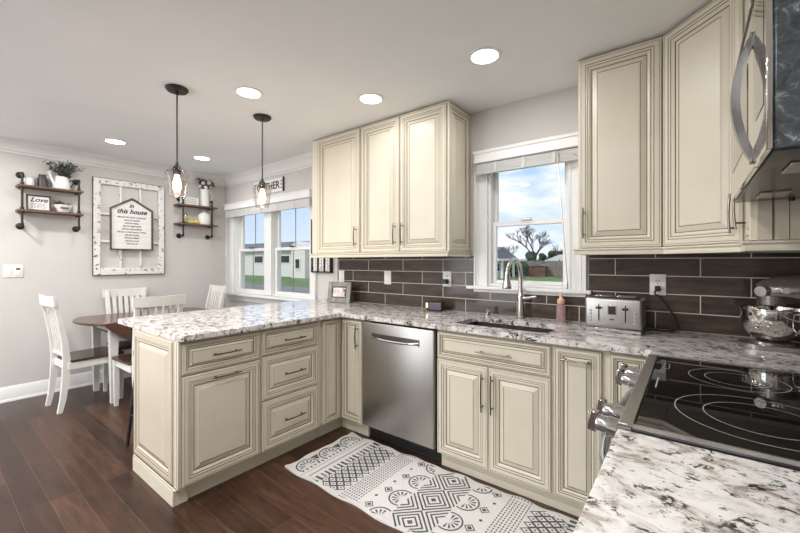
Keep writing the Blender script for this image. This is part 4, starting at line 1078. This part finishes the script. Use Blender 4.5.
# old window frame
t = wall_thing('window_frame_decor', 'large chippy white nine-pane window frame hung on the dining wall', 'wall decor', -1.108, 1.160, .0005)
g = G(); a, h = .340, 1.045; w_ = .062
g.box(-a, -a+w_, -.030, -.0005, 0, h, bev=.004); g.box(a-w_, a, -.030, -.0005, 0, h, bev=.004); g.box(-a+w_, a-w_, -.030, -.0005, 0, w_+.01, bev=.004); g.box(-a+w_, a-w_, -.030, -.0005, h-w_, h, bev=.004)
for x in (-.095, .095): g.box(x-.011, x+.011, -.024, -.004, w_+.01, h-w_, bev=.003)
for z in (.365, .665): g.box(-a+w_, a-w_, -.022, -.005, z-.011, z+.011, bev=.003)
g.build('sash_frame', M_chip, t)
g = G()
for x in (-a-.004, a): g.box(x, x+.004, -.026, -.0006, -.004, h+.004)
for z in (-.004, h): g.box(-a, a, -.026, -.0006, z, z+.004)
g.build('bare_edge', mat('bare dark wood edge', (.09, .06, .045), .8, noise=.4, nscale=30), t)
# house sign
t = wall_thing('house_sign', 'white board sign shaped like a house in a dark frame, over the old window frame', 'sign', -1.103, 1.432, .033)
hw, he, ha = .208, .462, .592
g = G(); out_ = [(-hw, 0), (hw, 0), (hw, he), (0, ha), (-hw, he)]
g.prism(out_, 'y', -.008, -.001); g.build('board', M_board, t)
g = G(); i_ = [(-hw+.016, .016), (hw-.016, .016), (hw-.016, he-.008), (0, ha-.021), (-hw+.016, he-.008)]
for k in range(5):
    l = (k+1) % 5; g.prism([out_[k], out_[l], i_[l], i_[k]], 'y', -.024, -.0082)
g.build('frame', mat('dark stained sign frame', (.10, .065, .05), .6, noise=.3, nscale=20), t, smooth=0)
RX = Matrix.Rotation(pi/2, 4, 'X')
g = G()
text_g(g, 'in', .062, Matrix.Translation((-.005, -.0090, .500)) @ RX, bold=.0016, shear=.35)
text_g(g, 'this house', .070, Matrix.Translation((0, -.0090, .434)) @ RX, bold=.0018, shear=.35)
for i, s_ in enumerate(('WE DO SECOND CHANCES', 'WE DO GRACE', 'WE DO REAL', 'WE DO MISTAKES', "WE DO I'M SORRYS", 'WE DO LOUD REALLY WELL', 'WE DO HUGS', 'WE DO FAMILY', 'WE DO LOVE', 'WE DO US')):
    text_g(g, s_, .022, Matrix.Translation((0, -.0090, .368-i*.033)) @ RX, bold=.0004)
g.build('lettering', M_ink, t, smooth=0)
# pipe shelves
def pipe_shelf(label, y0, y1, ztop, zlow, zt, zb, pos):
    yc = (y0+y1)/2; t = wall_thing('pipe_shelf', label, 'shelf', yc, zb, .0005); L = (y1-y0)/2; D = .155
    for z in (ztop, zlow):
        G().box(-L, L, -D, -.006, z-zb-.018, z-zb, bev=.002).build('shelf_board', M_shelf, t)
    for s in (-1, 1):
        x = s*pos; g = G(); yy = -D-.012+.03
        yy = -.125
        T, B = zt-zb, 0
        for z in (B, T):
            g.lathe([(0, -.0005), (.030, -.0005), (.030, -.006), (.014, -.010), (.014, -.022), (0, -.022)], (x, 0, z), 18, axis='y')
            g.tube([(x, -.02, z), (x, yy+.02, z)], .0095, 10)
            sg = 1 if z == B else -1
            g.tube([(x, yy+.024, z), (x, yy+.006, z), (x, yy, z+sg*.006), (x, yy, z+sg*.024)], .0135, 12)
        g.tube([(x, yy, .02), (x, yy, T-.02)], .0095, 10)
        for z in (ztop-zb-.030, zlow-zb-.030, ztop-zb+.010, zlow-zb+.010): g.tube([(x, yy, z-.008), (x, yy, z+.012)], .0145, 12)
        for z in (ztop-zb-.024, zlow-zb-.024): g.tube([(x, yy, z), (x, -.01, z)], .0085, 8)
        g.build('pipe_bracket', M_iron, t)
    return t
pipe_shelf('two-tier black pipe shelf on the dining wall, left of the old window frame', -2.03, -1.555, 2.020, 1.790, 2.125, 1.640, .205)
pipe_shelf('two-tier black pipe shelf on the dining wall, right of the old window frame', -.660, -.180, 2.010, 1.778, 2.085, 1.625, .175)
def leafy(g, base, n, h, spread, leaf, mi_leaf=0, droop=.2, seed=1):
    rn = random.Random(seed)
    for i in range(n):
        an = rn.uniform(0, 2*pi); sp = rn.uniform(.2, 1)*spread; hh = h*rn.uniform(.5, 1)
        pts = []; b = Vector(base)
        for k in range(6):
            u = k/5; pts.append(b+Vector((cos(an)*sp*u**1.3, sin(an)*sp*u**1.3*.6, hh*(u-droop*u*u))))
        g.tube(pts, .0012, 4, mi_leaf)
        for k in range(1, 6):
            for q in range(3):
                p = pts[k]; d = Vector((rn.uniform(-1, 1), rn.uniform(-1, 1), rn.uniform(-.3, 1))).normalized(); l = leaf*rn.uniform(.6, 1.2)
                s = d.orthogonal().normalized()*l*.28
                g.add([p, p+d*l*.5+s, p+d*l, p+d*l*.5-s], [(0, 1, 2, 3)], mi_leaf)
SX = XL+.085
# left shelf, upper board
zU = 2.0205
def on(name, label, cat, y, z, x=SX, rz=pi/2, group=None): return thing(name, label, cat, (x, y, z), rz, group)
t = on('candle_jar', 'small white candle cup at the left end of the upper left shelf', 'candle', -1.945, zU)
G().lathe([(0, 0), (.034, 0), (.036, .004), (.036, .070), (.033, .075), (.031, .066), (0, .064)]).build('cup', M_cer, t)
G().cyl((0, 0, .064), (0, 0, .078), .0012, seg=6).build('wick', M_ink, t)
t = on('milk_can', 'small dark metal canister beside the white watering can on the upper left shelf', 'canister', -1.850, zU, SX-.02)
G().lathe([(0, 0), (.036, 0), (.037, .005), (.037, .085), (.026, .104), (.026, .118), (.031, .124), (0, .126)]).build('body', mat('dark galvanised tin', (.09, .085, .085), .45, .7, noise=.3, nscale=25), t)
g = G(); g.tube([(-.036, 0, .075), (-.052, 0, .07), (-.052, 0, .045), (-.036, 0, .04)], .004, 8); g.build('handle', M_iron, t)
t = on('tin_cup', 'short grey tin cup left of the dark canister on the upper left shelf', 'cup', -1.898, zU, SX-.03)
G().lathe([(0, 0), (.020, 0), (.022, .055), (.020, .055), (.018, .004), (0, .004)]).build('body', mat('grey tin', (.25, .24, .23), .4, .7, noise=.2), t)
t = on('watering_can', 'white enamel watering can holding greenery on the upper left shelf', 'watering can', -1.715, zU)
G().lathe([(0, 0), (.064, 0), (.068, .006), (.066, .05), (.056, .10), (.046, .128), (.042, .128), (.050, .10), (.058, .06), (.058, .01), (0, .008)], sy=.8).build('body', M_cer, t)
g = G(); g.tube([(-.050, -.02, .030), (-.075, -.03, .090), (-.092, -.035, .138)], [.014, .011, .010], 12); g.tube([(-.090, -.035, .134), (-.104, -.038, .160)], [.010, .024], 14); g.build('spout', M_cer, t)
g = G(); g.tube([(.055, 0, .09), (.085, 0, .105), (.092, 0, .070), (.066, 0, .030)], .0055, 8); g.build('handle', M_iron, t)
t = on('greenery_spray', 'grey-green leafy spray standing in the white watering can', 'plant', -1.705, zU+.10)
g = G(); leafy(g, (0, 0, 0), 20, .22, .14, .040, seed=3); leafy(g, (.03, 0, 0), 9, .20, .16, .034, droop=.3, seed=9); g.build('stems', M_leaf, t)
zL = 1.7905
t = on('love_sign', 'small framed white sign reading Love on the lower left shelf', 'sign', -1.875, zL, SX-.02)
t.rotation_euler = (radians(-6), 0, pi/2)
g = G(); a, h = .088, .155
g.box(-a, -a+.013, -.012, .006, 0, h); g.box(a-.013, a, -.012, .006, 0, h); g.box(-a+.013, a-.013, -.012, .006, 0, .013); g.box(-a+.013, a-.013, -.012, .006, h-.013, h)
g.build('frame', mat('dark walnut sign frame', (.09, .05, .035), .5, noise=.3), t)
G().box(-a+.013, a-.013, -.003, .003, .013, h-.013).build('board', M_cer, t)
g = G(); text_g(g, 'Love', .062, Matrix.Translation((0, -.0036, .108)) @ RX, bold=.0012, shear=.4)
for i in range(4):
    x = -.055
    while x < .05:
        l = random.uniform(.010, .026); g.box(x, min(x+l, .056), -.0040, -.0031, .030+i*.013, .034+i*.013); x += l+.006
g.build('lettering', M_ink, t, smooth=0)
t = on('planter_bowl', 'white ceramic bowl with small plants on the lower left shelf', 'bowl', -1.700, zL)
G().lathe([(0, 0), (.036, 0), (.040, .006), (.052, .030), (.068, .070), (.070, .076), (.064, .074), (.050, .034), (0, .030)]).build('bowl', M_cer, t)
g = G()
for z in (.030, .045): g.tube([(-.072+.0*k, -.02*0, z) for k in range(1)]+[(-.05, -.03, z)], .001, 4) if 0 else None
for k in range(14): g.box(-.030+k*.0045, -.028+k*.0045, -.0635, -.056, .034, .052) if k % 4 != 3 else None
g.build('inscription', M_ink, t)
t = on('succulents', 'small dark green succulents filling the white bowl on the lower left shelf', 'plant', -1.700, zL+.035)
g = G(); leafy(g, (-.03, 0, .01), 9, .085, .05, .026, seed=5); leafy(g, (.02, 0, .01), 8, .065, .05, .024, seed=6); g.build('stems', M_leaf, t)
# stack of white cups at the right of the lower left shelf
t = on('stacked_cups', 'two white cups lying stacked at the right end of the lower left shelf', 'cup', -1.600, zL, SX-.01)
for z in (.0, .034):
    G().lathe([(0, z), (.022, z), (.028, z+.004), (.034, z+.045), (.031, z+.045), (.024, z+.008), (0, z+.008)]).build('cup', M_cer, t)
# right shelf
zU = 2.0105
t = on('sign_block', 'white oblong block sign at the left of the upper right shelf', 'sign', -.505, zU)
g = G(); g.box(-.105, .105, -.018, .018, 0, .098, bev=.002); g.build('block', M_cer, t)
g = G(); 
for i in range(3):
    x = -.07
    while x < .06:
        l = random.uniform(.012, .03); g.box(x, min(x+l, .07), -.0190, -.0181, .026+i*.022, .032+i*.022); x += l+.007
g.build('lettering', M_frameg, t, smooth=0)
t = on('pitcher', 'tall white pitcher holding dried cotton stems on the upper right shelf', 'pitcher', -.318, zU)
G().lathe([(0, 0), (.052, 0), (.055, .006), (.053, .10), (.050, .19), (.054, .222), (.050, .222), (.045, .19), (.046, .01), (0, .01)]).build('body', M_cer, t)
g = G(); g.tube([(.050, 0, .195), (.085, 0, .190), (.098, 0, .150), (.086, 0, .095), (.052, 0, .075)], .0075, 10); g.build('handle', M_cer, t)
t = on('cotton_stems', 'dried cotton stems with white bolls and dark leaves in the tall pitcher', 'plant', -.318, zU+.20)
g = G(); leafy(g, (0, 0, 0), 20, .19, .13, .042, 0, seed=12)
for x, y, z in ((-.03, -.02, .10), (.045, -.02, .11), (-.005, -.04, .045), (.075, 0, .075), (-.05, .01, .06)): g.sphere((x, y, z), .024, 1, 2, jit=.002)
g.build('stems', [M_leafd, M_cotton], t)
zL = 1.7785
t = on('lemon_bottle', 'clear bottle of yellow lemons at the left of the lower right shelf', 'bottle', -.555, zL)
G().lathe([(0, 0), (.034, 0), (.036, .005), (.036, .085), (.018, .115), (.016, .135), (.019, .138), (.014, .140), (.014, .118), (.032, .085), (.032, .006), (0, .006)]).build('glass', M_jar, t)
G().sphere((0, 0, .028), .026, 0, 2, (1, .9, .8)).sphere((.003, .002, .066), .026, 0, 2, (1, .9, .8)).build('lemon_filling', M_yellow, t)
t = on('lemon', 'yellow lemon lying beside the bottle on the lower right shelf', 'lemon', -.480, zL)
G().lathe([(0, -.036), (.006, -.033), (.018, -.022), (.025, 0), (.018, .022), (.006, .033), (0, .036)], (0, 0, .0245), axis='x').build('fruit', M_yellow, t)
t = on('lemon', 'yellow lemon nearer the white canister on the lower right shelf', 'lemon', -.425, zL, SX+.02, pi/2+.6)
G().lathe([(0, -.036), (.006, -.033), (.018, -.022), (.025, 0), (.018, .022), (.006, .033), (0, .036)], (0, 0, .0245), axis='x').build('fruit', M_yellow, t)
t = on('canister', 'white lidded ceramic canister on the lower right shelf', 'canister', -.325, zL)
G().lathe([(0, 0), (.066, 0), (.070, .006), (.070, .120), (.064, .132), (.050, .138), (0, .138)]).build('body', M_cer, t)
G().lathe([(0, .1385), (.046, .1385), (.048, .150), (.020, .158), (.010, .162), (.012, .176), (0, .180)]).build('lid', M_cer, t)
for s in (-1, 1):
    g = G(); g.tube([(s*.068, 0, .11), (s*.086, 0, .105), (s*.086, 0, .085), (s*.069, 0, .08)], .004, 8); g.build('handle', M_cer, t)
# gather sign
t = thing('gather_sign', 'narrow white sign with black capitals above the dining window', 'sign', (-4.005, -.001, 2.122))
G().box(-.295, .295, -.018, -.0005, 0, .158, bev=.002).build('board', M_chip if 0 else M_cer, t)
g = G(); text_g(g, 'GATHER', .122, Matrix.Translation((0, -.0188, .077)) @ RX, bold=.003)
for sx in (-1, 1):
    for z in (.04, .079, .118): g.box(sx*.268-.010, sx*.268+.010, -.0195, -.0181, z-.010, z+.010)
g.build('lettering', M_ink, t, smooth=0)
G().box(.295, .303, -.022, -.0005, -.004, .162).build('side_edge', M_iron, t)

# ------------------------------------------------------------ outdoors
tag(G().box(-140, 60, .25, 140, -.50, -.32).build('lawn', M_grass), 'green lawn outside the windows', 'lawn', kind='structure')
tag(G().box(-80, -10, 7.0, 12.6, -.319, -.300).build('road', M_road), 'grey asphalt lane crossing the lawn outside the dining window', 'road', kind='structure')
def house(label, x0, x1, y0, y1, z0, ze, zr, wins, name='house', gable=None):
    t = thing(name, label, 'house', ((x0+x1)/2, y0, z0)); a = (x1-x0)/2; D = y1-y0; he = ze-z0; hr = zr-z0
    G().box(-a, a, 0, D, 0, he).build('walls', M_siding, t)
    G().prism([(-.5, he-.05), (D/2, hr), (D+.5, he-.05), (D+.5, he+.10), (D/2, hr+.18), (-.5, he+.10)], 'x', -a-.5, a+.5).build('roof', M_roof, t)
    G().box(-a-.5, a+.5, -.56, -.50, he-.14, he+.06).build('gutter', M_white, t)
    for wx, wz, ww, wh in wins:
        f = G().box(wx-ww/2-.08, wx+ww/2+.08, -.06, -.001, wz-.08, wz+wh+.08).build('window', M_white, t)
        G().box(wx-ww/2, wx+ww/2, -.075, -.061, wz, wz+wh).build('pane', M_glassk, f)
    if gable:
        gx, gw, gh = gable
        G().box(gx-gw/2, gx+gw/2, -1.6, -.002, 0, he).build('porch_wall', M_siding, t)
        G().prism([(gx-gw/2-.3, he-.1), (gx, gh), (gx+gw/2+.3, he-.1)], 'y', -1.8, -.3).build('porch_gable', M_siding, t)
        f = G().box(gx-.4, gx+.4, -1.66, -1.601, .9, 2.0).build('window', M_white, t); G().box(gx-.3, gx+.3, -1.68, -1.661, 1, 1.9).build('pane', M_glassk, f)
    return t
house('long low white house with grey roof across the lawn from the dining window', -58, -25.5, 22.6, 31, -.32, 2.75, 3.7,
      [(-5.4, 1.5, 1.5, .9), (1.1, 1.55, 1.7, .75), (6.2, 1.55, 1.7, .75), (-12, 1.3, 1.2, 1.2)], gable=(10.6, 2.2, 3.7))
# house seen through the sink window
t = thing('house', 'low white house with a columned porch at the left of the sink window view', 'house', (-19.0, 31.0, -.32))
G().box(-4, 3.2, 0, 8, 0, 2.0).build('walls', M_siding, t)
G().prism([(-.5, 1.95), (4, 3.2), (8.5, 1.95)], 'x', -4.4, 3.6).build('roof', M_roof, t)
G().box(3.25, 4.6, .5, 8.2, 1.75, 1.95).build('porch_roof', M_white, t)
for y in (1.6, 4.6, 7.8): G().box(4.3, 4.5, y, y+.2, 0, 1.75).build('porch_post', M_white, t)
for y in (2.6, 5.8): f = G().box(3.2, 3.26, y, y+1.2, .6, 1.5).build('window', M_white, t); G().box(3.26, 3.28, y+.1, y+1.1, .7, 1.4).build('pane', M_glassk, f)
# fence
t = thing('garden_fence', 'weathered grey-brown board fence across the yard beyond the sink window', 'fence', (-15.5, 41, -.32), radians(4))
g = G()
for i in range(100): 
    x = -8+i*.16; g.box(x, x+.150, -.02, .0, .03, 1.75+.03*sin(i*1.7))
g.build('boards', M_fence, t)
for i in range(9): G().box(-8+i*2-.06, -8+i*2+.06, .001, .10, 0, 1.9).build('post', M_fence, t)
# parked trailer roof / shed
t = thing('shed', 'small pale shed with white roof at the right of the sink window view', 'shed', (-12.3, 44.0, -.32))
G().box(-1.6, 1.6, 0, 3, 0, 1.7).build('walls', M_siding, t)
G().prism([(-1.9, 1.65), (0.2, 2.5), (1.9, 1.65)], 'y', -.3, 3.3).build('roof', mat('white metal roof', (.62, .64, .66), .5, noise=.05), t)
t = thing('shed', 'low dark red shed before the fence in the sink window view', 'shed', (-13.4, 39.4, -.32))
G().box(-.9, .9, 0, 1.2, 0, 1.15).build('walls', M_rust, t)
G().prism([(-1.0, 1.15), (0, 1.5), (1.0, 1.15)], 'y', -.1, 1.3).build('roof', M_roof, t)
def tree(label, loc, h, seed, depth=5, mt=None, spread=.55, group=None, cat='tree'):
    t = thing('bare_tree', label, 'tree', loc, 0, group); rn = random.Random(seed); g = G(); g2 = G()
    def br(p, d, l, r, k):
        q = p+d*l; (g if k >= depth-1 else g2).tube([p, p+d*l*.5+Vector((rn.uniform(-.04, .04)*l, rn.uniform(-.04, .04)*l, 0)), q], [r, r*.85, r*.68], 5 if k < 3 else 8)
        if k == 0: return
        for i in range(3 if k > 1 else 4):
            nd = (d+Vector((rn.uniform(-1, 1), rn.uniform(-1, 1), rn.uniform(-.25, .6)))*spread*1.25).normalized(); br(q if i < 2 else p+d*l*rn.uniform(.55, .9), nd, l*rn.uniform(.62, .82), r*.62, k-1)
    br(Vector((0, 0, 0)), Vector((0, 0, 1)), h*.26, h*.022, depth)
    g.build('trunk', M_bark, t); g2.build('branches', mt or M_bark, t)
tree('largest bare tree, centred in the sink window beyond the fence', (-15.8, 46.4, -.32), 8.2, 4, 6)
tree('small bare tree left of the largest one in the sink window view', (-19.8, 48.0, -.32), 5.6, 8, 5)
tree('russet twiggy tree right of the largest one in the sink window view', (-14.3, 53.0, -.32), 6.2, 15, 5, M_rust, .75)
t = thing('evergreen_bush', 'dark rounded evergreen bush before the fence in the sink window view', 'bush', (-14.6, 37.0, -.32))
g = G(); rn = random.Random(2)
for i in range(26): g.sphere((rn.uniform(-.7, .7), rn.uniform(-.5, .5), rn.uniform(.4, 1.3)), rn.uniform(.3, .55), 0, 2, jit=.08)
g.build('foliage', M_ever, t, smooth=0); G().cyl((0, 0, 0), (0, 0, .8), .12).build('trunk', M_bark, t)
for i, (x, y, z, s_) in enumerate(((-8.5, 64, -.32, 3.4), (-31, 60, -.32, 3.0), (-20.0, 68, -.32, 2.8))):
    lb = ('dark distant tree mass at the right behind the shed', 'dark distant tree mass at the left behind the white house', 'dark distant tree mass behind the largest bare tree')[i]
    t = thing('distant_tree', lb, 'tree', (x, y, z)); g = G(); rn = random.Random(i+30)
    for k in range(30): g.sphere((rn.uniform(-1, 1)*s_*1.4, rn.uniform(-.5, .5)*s_, rn.uniform(.4, 1.25)*s_*.9), rn.uniform(.3, .5)*s_*.7, 0, 2, jit=.15)
    g.build('foliage', M_ever if i != 0 else M_rust, t, smooth=0); G().cyl((0, 0, 0), (0, 0, s_*.6), .2).build('trunk', M_bark, t)
